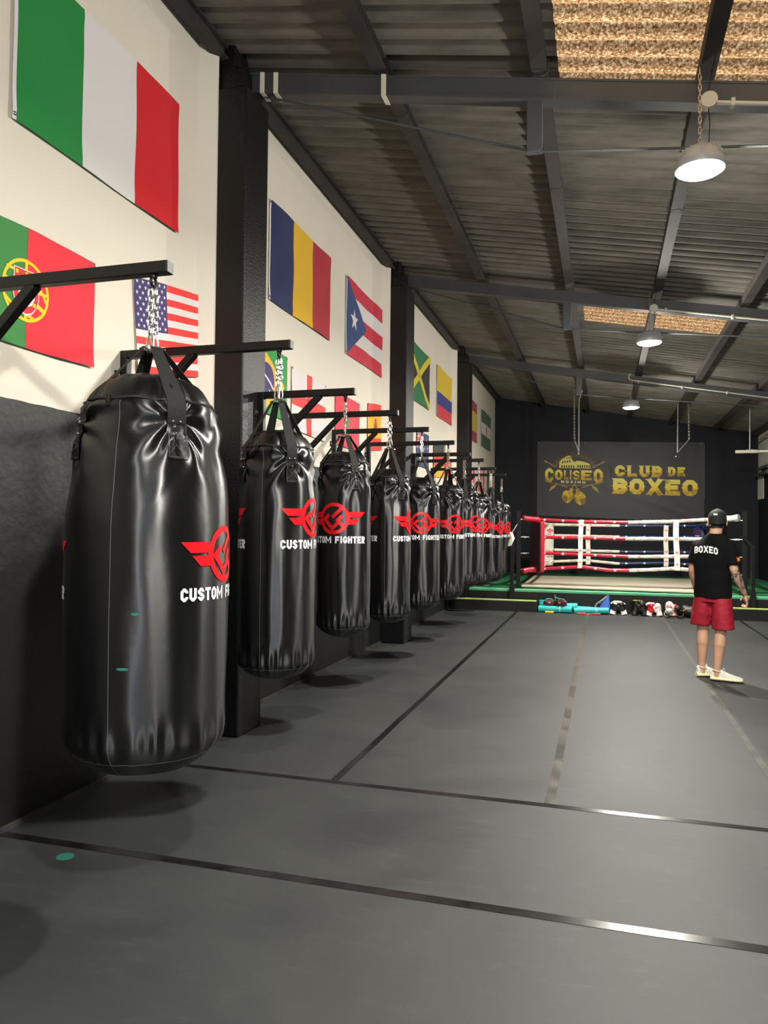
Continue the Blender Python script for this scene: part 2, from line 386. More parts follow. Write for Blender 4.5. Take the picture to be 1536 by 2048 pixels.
def text(s, width, height, t=.3, gw=.62, gap=.12, serif=0.0, wid={}):
    """polygons of a word in a box width x height from the origin"""
    x = 0; polys = []
    for ch in s:
        w = wid.get(ch, .34 if ch == 'I' else 1.05 if ch == 'M' else .45 if ch == ' ' else gw)
        for p in glyph(ch, w, t, serif): polys.append([Vector((q.x + x, q.y)) for q in p])
        x += w + gap
    k = width / (x - gap)
    return [[Vector((q.x * k, q.y * height)) for q in p] for p in polys]

def circle(cx, cy, r, n=32, ry=None): return [(cx + r * cos(2 * pi * i / n), cy + (ry or r) * sin(2 * pi * i / n)) for i in range(n)]
def ringp(cx, cy, ro, ri, n=36, a0=0, a1=2 * pi):
    out = []
    for i in range(n):
        a = a0 + (a1 - a0) * i / n; b = a0 + (a1 - a0) * (i + 1) / n
        out.append([(cx + ro * cos(a), cy + ro * sin(a)), (cx + ro * cos(b), cy + ro * sin(b)), (cx + ri * cos(b), cy + ri * sin(b)), (cx + ri * cos(a), cy + ri * sin(a))])
    return out
def star(cx, cy, r, n=5, inner=.4, rot=pi / 2, sx=1):
    out = []
    for i in range(n):
        a = rot + 2 * pi * i / n; b = a + pi / n; c = a - pi / n
        out.append([(cx, cy), (cx + sx * r * inner * cos(c), cy + r * inner * sin(c)), (cx + sx * r * cos(a), cy + r * sin(a)), (cx + sx * r * inner * cos(b), cy + r * inner * sin(b))])
    return out
def rect(x0, y0, x1, y1): return [(x0, y0), (x1, y0), (x1, y1), (x0, y1)]

def mapped(mb, polys, func, mi=0, sx=None, sy=None):
    """cut flat polygons on a grid, then bend them with func(x, y) -> point"""
    bm = bmesh.new()
    for p in polys:
        vs = [bm.verts.new((q[0], q[1], 0)) for q in p]
        try: bm.faces.new(vs)
        except ValueError: pass
    bmesh.ops.recalc_face_normals(bm, faces=bm.faces)
    for f in bm.faces:
        f.normal_update()
        if f.normal.z < 0: f.normal_flip()
    xs = [v.co.x for v in bm.verts]; ys = [v.co.y for v in bm.verts]
    for lo, hi, st, nn in ((min(xs), max(xs), sx, (1, 0, 0)), (min(ys), max(ys), sy, (0, 1, 0))):
        if not st: continue
        for i in range(math.floor(lo / st) + 1, math.ceil(hi / st)):
            co = i * st
            bmesh.ops.bisect_plane(bm, geom=bm.verts[:] + bm.edges[:] + bm.faces[:], dist=1e-6, plane_co=(co, 0, 0) if nn[0] else (0, co, 0), plane_no=nn)
    bm.verts.index_update(); o = len(mb.v)
    for v in bm.verts: mb.v.append(Vector(func(v.co.x, v.co.y)))
    for f in bm.faces:
        mb.f.append([v.index + o for v in f.verts]); mb.m.append(mi)
    bm.free()

# ================================================================== the room
XW, XR, YB, YF = -2.86, 3.66, 20.4, -6.0
def roofz(x): return 4.66 - 0.178 * x
wl = wall_paint('left_wall_paint', 2.155, 'f0e8d8', '090908', .14)
wr = wall_paint('right_wall_paint', 2.95, 'dcdad2', '0c0d10', .2)
BACKM = mat('black_back_wall', '11151e', .6, spec=.3, bump=.2, bscale=16, vary=.25, vscale=1.2)

struct(MB().box((XW - .4, YF - .4, -.2), (XR + .4, YB + .4, 0)), 'floor', floor_mat(), smooth=False)
struct(MB().box((XW - .25, YF - .25, 0), (XW, YB + .25, 5.55)), 'wall_left', wl, smooth=False)
struct(MB().box((XR, YF - .25, 0), (XR + .25, YB + .25, 4.5)), 'wall_right', wr, smooth=False)
struct(MB().box((XW, YB, 0), (XR, YB + .25, 5.55)), 'wall_back', BACKM, smooth=False)
struct(MB().box((XW, YF - .25, 0), (.55, YF, 5.55)).box((3.25, YF - .25, 0), (XR, YF, 5.55)).box((.55, YF - .25, 3.0), (3.25, YF, 5.55)), 'wall_front', wall_paint('front_wall_paint', 2.155, 'e8e2d6', '1a1918'), smooth=False)
struct(MB().box((XR - .012, 19.72, 2.33), (XR + .01, 20.4, 3.0)), 'trim_1', mat('white_trim_paint', 'd6d4ca', .7), smooth=False)
struct(MB().bar((XW + .01, YF, .012), (XW + .01, 14.2, .012), .02, .024), 'baseboard_left', mat('scuffed_edge', '1a1917', .8, vary=.5, vscale=9, col2='37342f'), smooth=False)

# corrugated roof, with two translucent sheets let into it
PIT = 0.1765
skl = [(-.31, 1.70, 4.02, 5.50), (-.29, 1.72, 10.72, 11.68)]
xs = sorted(set([XW - .2, -2.3, -1.55, -.9, -.31, -.29, .62, 1.70, 1.72, 2.65, XR + .2]))
ny = int((YB - YF + .4) / PIT * 10)
ys = [YF - .2 + i * PIT / 10 for i in range(ny + 1)]
def corr(x, y): return roofz(x) + .028 - .058 * abs(sin(pi * y / PIT)) ** .85 + .004 * noise.noise(Vector((x * .6, y * .5, 0)))
def inside(x, y, i):
    a = skl[i]
    yj = y + (.09 if (i == 0 and x < .62) else 0)
    return a[0] - 1e-4 <= x <= a[1] + 1e-4 and a[2] <= yj <= a[3]
roof = MB(); sk = [MB(), MB()]
roof.v = [Vector((x, y, corr(x, y))) for y in ys for x in xs]
for s in sk: s.v = [Vector(v) for v in roof.v]
nx = len(xs)
for j in range(ny):
    for i in range(nx - 1):
        cx = (xs[i] + xs[i + 1]) / 2; cy = (ys[j] + ys[j + 1]) / 2
        t = sk[0] if inside(cx, cy, 0) else sk[1] if inside(cx, cy, 1) else roof
        t.f.append([j * nx + i, j * nx + i + 1, (j + 1) * nx + i + 1, (j + 1) * nx + i]); t.m.append(0)
struct(roof, 'ceiling', roof_mat(), angle=80)
SKM = skylight_mat()
for k, s in enumerate(sk):
    used = sorted({i for f in s.f for i in f}); mp = {u: n for n, u in enumerate(used)}
    s.v = [s.v[u] + Vector((0, 0, -.004)) for u in used]; s.f = [[mp[i] for i in f] for f in s.f]
    struct(s, 'window_%d' % (k + 1), SKM, angle=80)

# roof purlins along the hall, beams across it
PX = [-2.76, -1.56, -.43, .62, 1.62, 2.66, 3.55]
for n, x in enumerate(PX):
    zt = roofz(x) - .028; b = MB(); w = .05
    b.box((x - w, YF, zt - .10), (x + w, YB, zt - .088)); b.box((x - .012, YF, zt - .09), (x + .012, YB, zt - .01)); b.box((x - w, YF, zt - .012), (x + w, YB, zt))
    if n: b.box((x - w, YF, zt - .09), (x - w + .01, YB, zt - .01))
    o = struct(b, 'roof_purlin', PURLIN, smooth=False)
    # wire ties looped under the purlin
    for k in range(9):
        y = 3.6 + k * .9 + (n % 3) * .3
        wt = MB(); wt.tube([(x - .06, y, zt + .0), (x - .06, y, zt - .09), (x - .03, y, zt - .112), (x + .03, y, zt - .112), (x + .06, y, zt - .09), (x + .06, y, zt)], .0026, 5)
        if n in (1, 2, 3) and k < 5 and (k + n) % 2: wt.build('wire_tie', BEAM, o)['kind'] = 'structure'

COLS = [(4.93, 5.31), (9.62, 10.03), (14.40, 14.80)]
RAFT = [5.12, 9.80, 14.60, .30, -4.4]
for n, y in enumerate(RAFT):
    b = MB()
    def q(x, z0, z1, y0, y1):
        return [Vector((x, y0, z0 - .178 * x)), Vector((x, y1, z0 - .178 * x)), Vector((x, y1, z1 - .178 * x)), Vector((x, y0, z1 - .178 * x))]
    for z0, z1, hw in ((4.345, 4.36, .055), (4.36, 4.475, .012), (4.475, 4.49, .055)):
        b.hexa(q(-2.6, z0, z1, y - hw, y + hw), q(XR, z0, z1, y - hw, y + hw))
    b.hexa(q(-2.6, 4.36, 4.476, y - .050, y - .045), q(XR, 4.36, 4.476, y - .050, y - .045))
    bo = struct(b, 'ceiling_beam', BEAM, smooth=False)
    # strut and tie rod below the beam
    t = MB(); zs = 4.345 + .178 * .46
    t.box((-.51, y - .03, zs - .34), (-.41, y + .03, zs + .02)); t.build('strut', BEAM, bo, smooth=False)['kind'] = 'structure'
    t = MB(); zr = zs - .335
    t.tube([(-2.5, y, 4.36 + .178 * 2.42), (-.46, y, zr), (3.5, y, zr - .42)], .009, 8); t.build('tie_rod', BEAM, bo)['kind'] = 'structure'
    if n == 0:
        for x in (-2.47, -2.36, -1.52):
            t = MB(); w = .018
            t.hexa(q(x - w, 4.338, 4.342, y - .06, y + .06), q(x + w, 4.338, 4.342, y - .06, y + .06)); t.hexa(q(x - w, 4.338, 4.495, y - .062, y - .058), q(x + w, 4.338, 4.495, y - .062, y - .058))
            o = t.build('paper_band', PAPER, bo, smooth=False); o['kind'] = 'structure'
for n, (a, c) in enumerate(COLS):
    b = MB(); xf = -2.53; zt = 5.06
    b.box((XW - .01, a, 0), (xf, c, zt - .28)); b.box((XW - .01, a + .03, zt - .28), (xf - .03, c - .05, zt - .12)); b.box((XW - .01, a + .05, zt - .12), (xf - .12, c - .12, zt + .10))
    struct(b, 'pillar', COLBLACK, smooth=False, bevel=.012)
    f = MB(); f.add([(XW, a - .11, 2.16), (XW + .10, a, 2.16), (XW, a, 2.16), (XW, a - .11, 5.13), (XW + .10, a, 5.13), (XW, a, 5.13)], [(0, 1, 4, 3), (3, 4, 5), (2, 1, 0)])
    struct(f, 'trim_%d' % (n + 2), WHITEPL, smooth=False)

# ------------------------------------------------------------------ floor tape
def tape(x0, y0, x1, y1, w, m, label):
    b = MB(); n = 26; d = Vector((x1 - x0, y1 - y0, 0)); s = Vector((-d.y, d.x, 0)).normalized()
    L = []
    for i in range(n + 1):
        p = Vector((x0, y0, .0016)) + d * (i / n); j = .006 * noise.noise(Vector((p.x * 1.3, p.y * 1.3, 5)))
        L += [p + s * (w / 2 + j), p + s * (-w / 2 + j)]
    L2 = [v - Vector((0, 0, .0015)) for v in L]; vs = L + L2; o = len(L); fs = []
    for i in range(n):
        a = 2 * i
        fs += [(a, a + 1, a + 3, a + 2), (a, a + 2, o + a + 2, o + a), (a + 1, o + a + 1, o + a + 3, a + 3)]
    b.add(vs, fs); t = b.build('floor_tape', m, smooth=False); tag(t, label, 'tape', 'tape strips over the mat seams')
TB = mat('black_gloss_tape', '131313', .21, spec=.5, vary=.4, vscale=14, col2='222120')
TG = mat('worn_grey_tape', '57554f', .27, vary=.4, vscale=5, col2='262524')
TG2 = mat('worn_dull_tape', '4a4944', .45, vary=.4, vscale=5, col2='2a2927')
tape(-2.84, 3.05, 3.6, 3.05, .055, TB, 'black tape strip across the hall nearest the camera, lit at its right end')
tape(-2.84, 4.268, 3.6, 4.268, .05, TB, 'black tape strip across the hall passing under the foot of the largest punching bag')
tape(-1.555, 4.29, -1.555, 14.19, .05, TB, 'black lengthwise floor tape strip nearest the punching bags')
tape(-.285, 4.29, -.285, 14.19, .055, TG, 'worn grey lengthwise floor tape strip down the middle of the mats')
tape(1.0, 4.29, 1.0, 14.19, .05, TG2, 'dull lengthwise floor tape strip running past the standing man')
tape(2.25, 4.29, 2.25, 14.1, .045, TB, 'dark lengthwise floor tape strip at the right edge beyond the man')
SX, SY = -2.368, 2.928
b = MB(); b.prism(circle(SX, SY, .040, 24, .04), .0004, .0022)
tag(b.build('floor_sticker', TEALMARK, smooth=False), 'small round teal mark on the black mat near the wall', 'mark')

# ================================================================== hanging lamps
def make_lamp(x, y, zl, label):
    t = thing('pendant_lamp', label, 'lamp', (x, y, zl), 0, 'high bay lamps in a row under the roof')
    b = MB(); prof = [(.145, .0), (.148, .03), (.146, .05), (.138, .062), (.124, .10), (.10, .125), (.06, .14), (.0, .142)]
    n = 32; rings = [[Vector((r * cos(2 * pi * j / n), r * sin(2 * pi * j / n), z)) for j in range(n)] for r, z in prof[:-1]]
    b.loft(rings); b.build('housing', LAMPBODY, t)
    f = MB()
    for j in range(24):
        a = 2 * pi * j / 24; f.box((.09, -.002, .055), (.128, .002, .112), M=Matrix.Rotation(a, 4, 'Z'))
    f.build('cooling_fins', LAMPBODY, t, smooth=False)
    l = MB(); rings = [[Vector((r * cos(2 * pi * j / n), r * sin(2 * pi * j / n), z)) for j in range(n)] for r, z in ((.13, -.001), (.125, -.012), (.09, -.022), (.01, -.026))]
    l.loft(rings); l.build('lens', LAMPLENS, t)
    top = roofz(x) - .12 - zl; c = MB(); k = int((top - .16) / .034)
    for i in range(k):
        link(c, (0, 0, .165 + i * .034 + .017), .022, .008, .003, i % 2)
    c.tube([(0, 0, .14), (0, 0, .17)], .01, 8)
    c.build('chain', STEEL, t)
    cd = MB(); cd.tube([(.05, 0, .13), (.06, .02, .3), (.05, .04, top * .7), (.08, .06, top)], .0035, 6); cd.build('cable', DARKRUB, t)
    la = bpy.data.lights.new('lamp_light', 'AREA'); la.shape = 'DISK'; la.size = .25; la.energy = LAMP_DOWN; la.color = LAMP_COL
    lo = bpy.data.objects.new('lamp_light', la); COL.objects.link(lo); lo.parent = t; lo.location = (0, 0, -.035)
    lp = bpy.data.lights.new('lamp_glow', 'POINT'); lp.energy = LAMP_SIDE; lp.shadow_soft_size = .06; lp.color = LAMP_COL
    lo = bpy.data.objects.new('lamp_glow', lp); COL.objects.link(lo); lo.parent = t; lo.location = (0, 0, -.10)
    return t
def link(mb, c, L, wd, r, turn, ax=None, n=6):
    """one chain link standing along z, L half length, wd half width"""
    pts = []
    for i in range(12):
        a = 2 * pi * i / 12; x = wd * cos(a); z = (L - wd) * (1 if sin(a) > 1e-6 else -1 if sin(a) < -1e-6 else 0) + wd * sin(a)
        pts.append(Vector((0, x, z) if turn else (x, 0, z)))
    M = ax if ax else Matrix.Identity(3)
    mb.tube([M @ p + Vector(c) for p in pts], r, n, closed=True)
make_lamp(.565, 4.98, 3.77, 'round high bay lamp on a chain, nearest and largest of the lit lamps')
make_lamp(.525, 9.68, 3.83, 'round high bay lamp hanging just below the far skylight strip')
make_lamp(.47, 14.45, 3.79, 'round high bay lamp hanging farthest off, over the front of the ring')
make_lamp(.57, .25, 3.79, 'round high bay lamp hanging above the camera')
make_lamp(.57, -4.5, 3.79, 'round high bay lamp hanging at the rear end of the hall')

# conduits with junction boxes along the beams
def conduit(y, x0, z0, label, box):
    t = thing('conduit', label, 'pipe', (x0, y, z0), 0, 'ivory conduits along the roof beams')
    L = XR - x0 - .03
    p = MB()
    if box: p.tube([(0.05, 0, -.01), (L, 0, -.178 * L)], .0125, 10)
    else: p.tube([(.0, 0, .13), (-.025, 0, .09), (-.03, 0, .045), (-.01, 0, .015), (.04, 0, 0), (L, 0, -.178 * L)], .0125, 10)
    p.build('pipe', CONDUIT, t)
    for i in range(4):
        x = .14 + i * .75; c = MB(); c.box((x - .012, -.018, -.178 * x - .025), (x + .012, .03, -.178 * x + .025)); c.build('clip', CONDUIT, t, bevel=.003)
    if box:
        c = MB(); c.cyl((0, -.03, 0), (0, .025, 0), .048, n=24); c.cyl((0, -.038, 0), (0, -.03, 0), .05, n=24); c.build('junction_box', CONDUIT, t)
conduit(5.02, .62, 4.215, 'ivory conduit with round box beside the chain of the nearest lamp', True)
conduit(9.70, .575, 4.25, 'ivory conduit with round box above the far skylight strip', True)
conduit(14.50, .46, 4.30, 'ivory conduit ending in an upward bend, on the beam before the ring', False)

# ================================================================== punch bag brackets
def make_bracket(xw, xe, zt):
    """origin on the wall at bracket height; x runs out from the wall"""
    t = thing('bag_bracket', '', 'bracket', group='black wall brackets holding the punching bags')
    L = xe - xw; s = .025
    b = MB(); b.box((.05, -s, -.05), (L, s, 0)); b.build('arm', BLACKSTEEL, t, smooth=False, bevel=.004)
    b = MB(); b.box((0.0, -s, -.62), (.05, s, 0)); b.build('upright', BLACKSTEEL, t, smooth=False, bevel=.004)
    b = MB(); b.bar((.03, 0, -.50), (.50, 0, -.04), .044, .044); b.build('brace', BLACKSTEEL, t, smooth=False, bevel=.003)
    b = MB(); b.box((L, -s + .002, -.048), (L + .004, s - .002, -.002)); b.build('end_cap', PLASTCAP, t, smooth=False)
    for z in (-.16, -.55):
        for sg in (-1, 1):
            b = MB(); b.box((0, min(sg * s, sg * (s + .055)), z - .03), (.008, max(sg * s, sg * (s + .055)), z + .03)); o = b.build('lug', BLACKSTEEL, t, smooth=False, bevel=.006)
            k = MB(); k.cyl((.006, sg * (s + .03), z), (.02, sg * (s + .03), z), .011, n=6); k.cyl((.006, sg * (s + .03), z), (.010, sg * (s + .03), z), .017, n=16); k.build('bolt', STEEL, o)
    b = MB(); x = L - .075
    b.cyl((x, 0, -.05), (x, 0, -.062), .016, n=12)
    b.tube([(x, .018 * cos(a), -.078 + .018 * sin(a)) for a in [2 * pi * i / 14 for i in range(14)]], .006, 8, closed=True); b.build('eye_bolt', BLACKSTEEL, t)
    return t
ARMS = [(2.66, 2.60, -1.70), (3.97, 2.60, -1.731), (5.20, 2.55, -1.756), (6.55, 2.60, -1.80), (7.71, 2.60, -1.778), (8.95, 2.60, -1.745), (9.98, 2.56, -1.73), (11.31, 2.60, -1.75), (12.6, 2.575, -1.755), (14.1, 2.58, -1.77)]
ALAB = ['black steel wall bracket at the left edge carrying the giant punching bag',
        'black wall bracket beside the stars and stripes flag carrying the second bag from the front',
        'black wall bracket bolted to the nearest black column, carrying the third bag from the front',
        'black wall bracket below the white flag with a red cross, carrying the fourth bag',
        'black wall bracket below the plain red flag, carrying the fifth bag from the front',
        'black wall bracket just before the second column, carrying the sixth bag from the front',
        'black wall bracket bolted to the second black column, carrying the seventh bag',
        'black wall bracket between the second and third columns, carrying the eighth bag from the front',
        'black wall bracket near the third column, carrying the second bag from the far end',
        'black wall bracket at the far end carrying the last punching bag by the ring']
for i, (y, z, xe) in enumerate(ARMS):
    xw = -2.53 if i in (2, 6) else XW
    o = make_bracket(xw, xe, z); o.location = (xw, y, z); o['label'] = ALAB[i]

# ================================================================== punching bags
def wrap(a): return (a + pi) % (2 * pi) - pi
class Bag:
    def __init__(s, R, H, seed, taper=0.0):
        s.R, s.H, s.seed, s.taper = R, H, seed, taper
        s.straps = [radians(45 + 90 * k) for k in range(4)]
        s.za = H - .06 if R < .3 else H - .075
    def rad(s, th, z):
        R, H = s.R, s.H; t = max(0, min(1, z / H))
        r = R * (1 + .03 * sin(pi * t) * (1 if R < .3 else 1.7) - .015 * t)
        sh = max(0, (t - .66) / .34); r *= 1 - (.125 if R > .3 else .05) * sh * sh * (3 - 2 * sh)
        if s.taper: r *= 1 - s.taper * (1 - min(1, max(0, (z - .35 * H) / (.35 * H)))) ** 1.5
        zb = .085 if R < .3 else .13
        if z < zb: r *= (1 - .34 * (1 - z / zb) ** 2.0)
        zt = H - .03
        if z > zt: r *= 1 - .05 * ((z - zt) / .03) ** 2
        n = noise.noise(Vector((cos(th) * 1.6 + s.seed, sin(th) * 1.6, z * 2.2)))
        r += .0045 * n
        n2 = noise.noise(Vector((cos(th) * 4.5 - s.seed, sin(th) * 4.5, z * 3.2 + 4)))
        r += .0028 * n2
        # gathers above the bottom seam
        g = exp(-((z - zb) / .07) ** 2)
        r += .0055 * g * sin(th * 23 + 4 * noise.noise(Vector((cos(th) * 2, sin(th) * 2, s.seed))))
        # folds radiating from the strap patches
        for i, a in enumerate(s.straps):
            dx = R * wrap(th - a); dz = z - s.za; d = sqrt(dx * dx + dz * dz)
            if d < .5:
                an = atan2(dx, -dz); sp = .13 if R < .3 else .17
                env = exp(-(d / sp) ** 2) * min(1, (d / .075) ** 1.5)
                r += .013 * env * sin(8.5 * an + 1.1 * i + s.seed + 2.2 * noise.noise(Vector((dx * 9, dz * 9, i + s.seed))))
                r -= .006 * exp(-(d / .06) ** 2)
                r += .006 * exp(-(d / (sp * 1.9)) ** 2) * sin(5 * an + 14 * d + i)
        return r
    def pt(s, th, z, e=0.0):
        r = s.rad(th, z) + e; return Vector((r * cos(th), r * sin(th), z))
def make_bag(R, H, dome, hang, seed, zlogo, taper=0.0, nth=168, nz=130, scuff=False):
    """origin at the bottom centre; hang = height of the bracket eye above the bottom"""
    g = Bag(R, H, seed, taper); t = thing('punching_bag', '', 'punching bag', group='black vinyl punching bags hanging along the wall')
    zs = []
    for i in range(nz + 1):
        u = i / nz; zs.append(H * (u ** 1.25 if u < .5 else 1 - (1 - u) ** 1.25 * (0.5 ** 0) if False else u))
    zs = sorted(set([H * (.5 - .5 * cos(pi * i / nz)) * .7 + H * i / nz * .3 for i in range(nz + 1)]))
    b = MB(); rings = [[g.pt(2 * pi * j / nth, z) for j in range(nth)] for z in zs]
    # rounded base
    zb = -.03; rb = g.rad(0, 0)
    base = [[Vector((g.rad(2 * pi * j / nth, 0) * k * cos(2 * pi * j / nth), g.rad(2 * pi * j / nth, 0) * k * sin(2 * pi * j / nth), zb * (1 - k ** 2))) for j in range(nth)] for k in (.02, .35, .65, .85, .96)]
    b.loft(base + rings, cap=True); b.build('body', VINYL, t, angle=75)
    # domed top cover
    def dz(th, k):
        a = sum(exp(-(wrap(th - q) / .35) ** 2) for q in g.straps)
        w = .008 * noise.noise(Vector((cos(th) * k * 5 + seed, sin(th) * k * 5, 1))) + .006 * sin(9 * th + seed) * k ** 3
        return dome * (1 - k ** 3.2) ** .8 + w * (1 - k ** 8) - .008 * a * k * k * (1 - k)
    top = MB(); ks = [1.0, .985, .96, .92, .86, .78, .68, .56, .42, .28, .14, .02]
    top.loft([[Vector((g.rad(2 * pi * j / nth, H) * k * cos(2 * pi * j / nth), g.rad(2 * pi * j / nth, H) * k * sin(2 * pi * j / nth), H + dz(2 * pi * j / nth, k))) for j in range(nth)] for k in ks])
    top.build('top_cover', VINYL2, t, angle=75)
    z_ = MB(); z_.tube([g.pt(2 * pi * j / 144, H, .001) + Vector((0, 0, .004 + .003 * sin(2 * pi * j / 144 * 9 + seed))) for j in range(144)], .006, 6, closed=True)
    zp = z_.build('zipper', DARKRUB, t)
    k = MB(); p = g.pt(radians(-100), H, .012); k.box((-.008, -.006, -.03), (.008, .006, .012), M=Matrix.Translation(p) @ Matrix.Rotation(radians(-100) + pi / 2, 4, 'Z')); k.build('zip_pull', BLACKSTEEL, zp, bevel=.002)
    # straps
    za = g.za; apex = hang - .33
    for i, a in enumerate(g.straps):
        d = Vector((cos(a), sin(a), 0)); sd = Vector((-sin(a), cos(a), 0)); w = .026 if R < .21 else .030 if R < .3 else .037
        path = [Vector((0, 0, apex)) + d * .035, d * (g.rad(a, H) * .93) + Vector((0, 0, H + .035)), d * (g.rad(a, H) + .010) + Vector((0, 0, H + .002)), g.pt(a, H - .04, .009), g.pt(a, za + .0, .010), g.pt(a, za - .015, .007)]
        s_ = MB(); hw = [.6, 1, 1, 1, 1, .98]; vs = []
        for j, p in enumerate(path):
            tan = (path[min(j + 1, 5)] - path[max(j - 1, 0)]).normalized(); nr = tan.cross(sd).normalized()
            if nr.dot(d + Vector((0, 0, .5))) < 0: nr = -nr
            for sx in (-1, 1):
                for e in (.0015, -.0015): vs.append(p + sd * w * hw[j] * sx + nr * e)
        fs = []
        for j in range(5):
            q = j * 4; r_ = q + 4
            fs += [(q, q + 2, r_ + 2, r_), (q + 1, r_ + 1, r_ + 3, q + 3), (q, r_, r_ + 1, q + 1), (q + 2, q + 3, r_ + 3, r_ + 2)]
        fs += [(0, 1, 3, 2), (20, 22, 23, 21)]
        s_.add(vs, fs); so = s_.build('strap', WEB, t, angle=60)
        pb = MB(); hh = .14 if R < .3 else .15
        mapped(pb, [rect(-w - .006, za - hh, w + .006, za + .004)], lambda x, y: g.pt(a + x / R, y, .006), sx=.02, sy=.02)
        po = pb.build('strap_patch', VINYL2, t, angle=60)
        st = MB()
        for ln in (((-w, za - hh + .008), (w, za - hh + .008)), ((-w, za - .06), (w, za - hh + .02)), ((w, za - .06), (-w, za - hh + .02)), ((-w, za - .02), (-w, za - hh + .01)), ((w, za - .02), (w, za - hh + .01))):
            mapped(st, stroke(ln, .0016), lambda x, y: g.pt(a + x / R, y, .0072), sx=.03, sy=.03)
        st.build('stitching', STITCH, po)
        for (rx, rz) in ((-.016, -.006), (.016, -.006), (0, -.05)):
            rv = MB(); p = g.pt(a + rx / R, za + rz, .009 if rz > -.02 else .007)
            rv.ell(p, (.0055, .0055, .0055), nu=10, nv=6); rv.build('rivet', STEEL, so)
    # vertical seams
    for a in (radians(90), radians(-90)):
        sm = MB(); sm.tube([g.pt(a, z, .0005) for z in zs[3:-2:2]], .0014, 5); sm.build('seam', STITCH, t)
    bs = MB(); zz = .05 if R < .3 else .06
    bs.tube([g.pt(2 * pi * j / 120, zz + .0015 * sin(j * 1.7), .0002) for j in range(120)], .0008, 5, closed=True); bs.build('bottom_seam', STITCH, t)
    # printed emblem and lettering, front and back
    wing = []
    for sg in (-1, 1):
        wing += [[(sg * .095, .047), (sg * .236, .047), (sg * .196, .006), (sg * .105, .006)], [(sg * .105, -.005), (sg * .19, -.005), (sg * .155, -.044), (sg * .095, -.044)], [(sg * .09, .006), (sg * .118, .006), (sg * .118, -.005), (sg * .09, -.005)]]
    mono = []
    for ln in (((-.066, .040), (-.086, -.004), (-.010, -.084), (.034, -.044)),):
        pass
    mono += stroke([(-.036, .028), (-.072, -.006), (-.008, -.070), (.030, -.032)], .026)
    mono += stroke([(.062, .078), (-.010, .008)], .026)
    mono += stroke([(.062, .020), (.030, -.012), (.078, -.064)], .026)
    emb = ringp(0, 0, .1125, .087, 48) + wing + mono
    word = lambda w, x0, wd: [[Vector((q.x + x0, q.y - .176)) for q in p] for p in text(w, wd, .05, t=.24, gw=.66, gap=.1)]
    let1 = word('CUSTOM', -.236, .220); let2 = word('FIGHTER', .0137, .2223)
    for a0 in (0, pi):
        for nm, ps, m in (('printed_emblem', emb, REDPRINT), ('printed_word', let1, WHITEPRINT), ('printed_word', let2, WHITEPRINT)):
            e = MB(); mapped(e, ps, lambda x, y: g.pt(a0 + x / R, zlogo + y, .0016), sx=.012, sy=.02)
            e.build(nm, m, t, angle=75)
    if scuff:
        for (a, z, ww) in ((radians(-80.5), .42, .022), (radians(-73), .62, .014)):
            e = MB(); mapped(e, [circle(0, 0, ww, 16, .0055)], lambda x, y: g.pt(a + x / R, z + y, .0015), sx=.01); e.build('scuff_mark', TEALMARK, t)
    # chain, carabiners and rings above the straps
    c = MB(); ch0 = hang - .092; step = .030; n = 5 if R < .3 else 6
    for sg in (-1, 1):
        for i in range(n): link(c, (.010 * sg, .003 * sg, ch0 - .012 - i * step), .0215, .0095, .0034, (i + (sg > 0)) % 2)
    c.build('chain', STEEL, t)
    zc = ch0 - .02 - n * step
    for sg in (-1, 1):
        q = MB(); q.tube([(sg * (.008 + .011 * k), .004 * sg, z) for k, z in ((0, zc + .03), (1, zc - .005), (1.4, zc - .035), (.8, zc - .055), (0, zc - .058), (-.6, zc - .045), (-.5, zc - .01), (-.4, zc + .02))], .0042, 7, closed=True); q.build('carabiner', STEEL, t)
    for i, a in enumerate(g.straps):
        d = Vector((cos(a), sin(a), 0)); q = MB(); zq = zc - .052
        p1 = d * .045 + Vector((0, 0, apex - .005)); p0 = d * .004 + Vector((0, 0, zq)); sd = Vector((-sin(a), cos(a), 0))
        q.tube([p0, p0 * .45 + p1 * .55 + sd * .012, p1 + sd * .02, p1 - sd * .02, p0 * .45 + p1 * .55 - sd * .012], .0036, 6, closed=True); q.build('strap_ring', STEEL, t)
    return t
giant = make_bag(.306, 1.42, .130, 2.0, 1.3, .835, nth=220, nz=170, scuff=True)
medium = make_bag(.217, 1.28, .11, 1.89, 3.1, .89)
std = make_bag(.196, 1.28, .085, 1.88, 5.7, .885)
onpost = make_bag(.194, 1.24, .085, 1.775, 6.4, .835)
small = make_bag(.165, 1.25, .09, 1.86, 8.2, .86, taper=.4, nth=96, nz=80)
BLAB = ['giant black punching bag nearest the camera, by the big red white and green flag',
        'black punching bag hanging in front of the nearest column, second from the front',
        'black punching bag with its red winged emblem facing the camera, third from the front',
        'black punching bag partly hidden by its neighbour, fourth from the front before the second column',
        'black punching bag before the second column with full emblem showing, fifth from the front',
        'black punching bag half hidden behind its neighbour, sixth from the front',
        'black punching bag, seventh from the front, near the third column',
        'narrow visible strip of black punching bag, eighth from the front',
        'black punching bag beside the green turf, second from the far end of the row',
        'tapered black punching bag at the far end of the row, next to the boxing ring']
ROT = [65, 67, -22, 80, 1, 27, 52, 20, 62, 50]
used = set()
for i, (y, z, xe) in enumerate(ARMS):
    src, hang = (giant, 2.0) if i == 0 else (medium, 1.89) if i == 1 else (small, 1.86) if i == 9 else (onpost, 1.775) if i in (2, 6) else (std, 1.88)
    o = copy_tree(src) if src in used else src; used.add(src)
    o.location = (xe - .075, y, z - .02 - hang)
    o.rotation_euler = (0, 0, atan2(-y, -xe + .075) + radians(ROT[i])); o['label'] = BLAB[i]

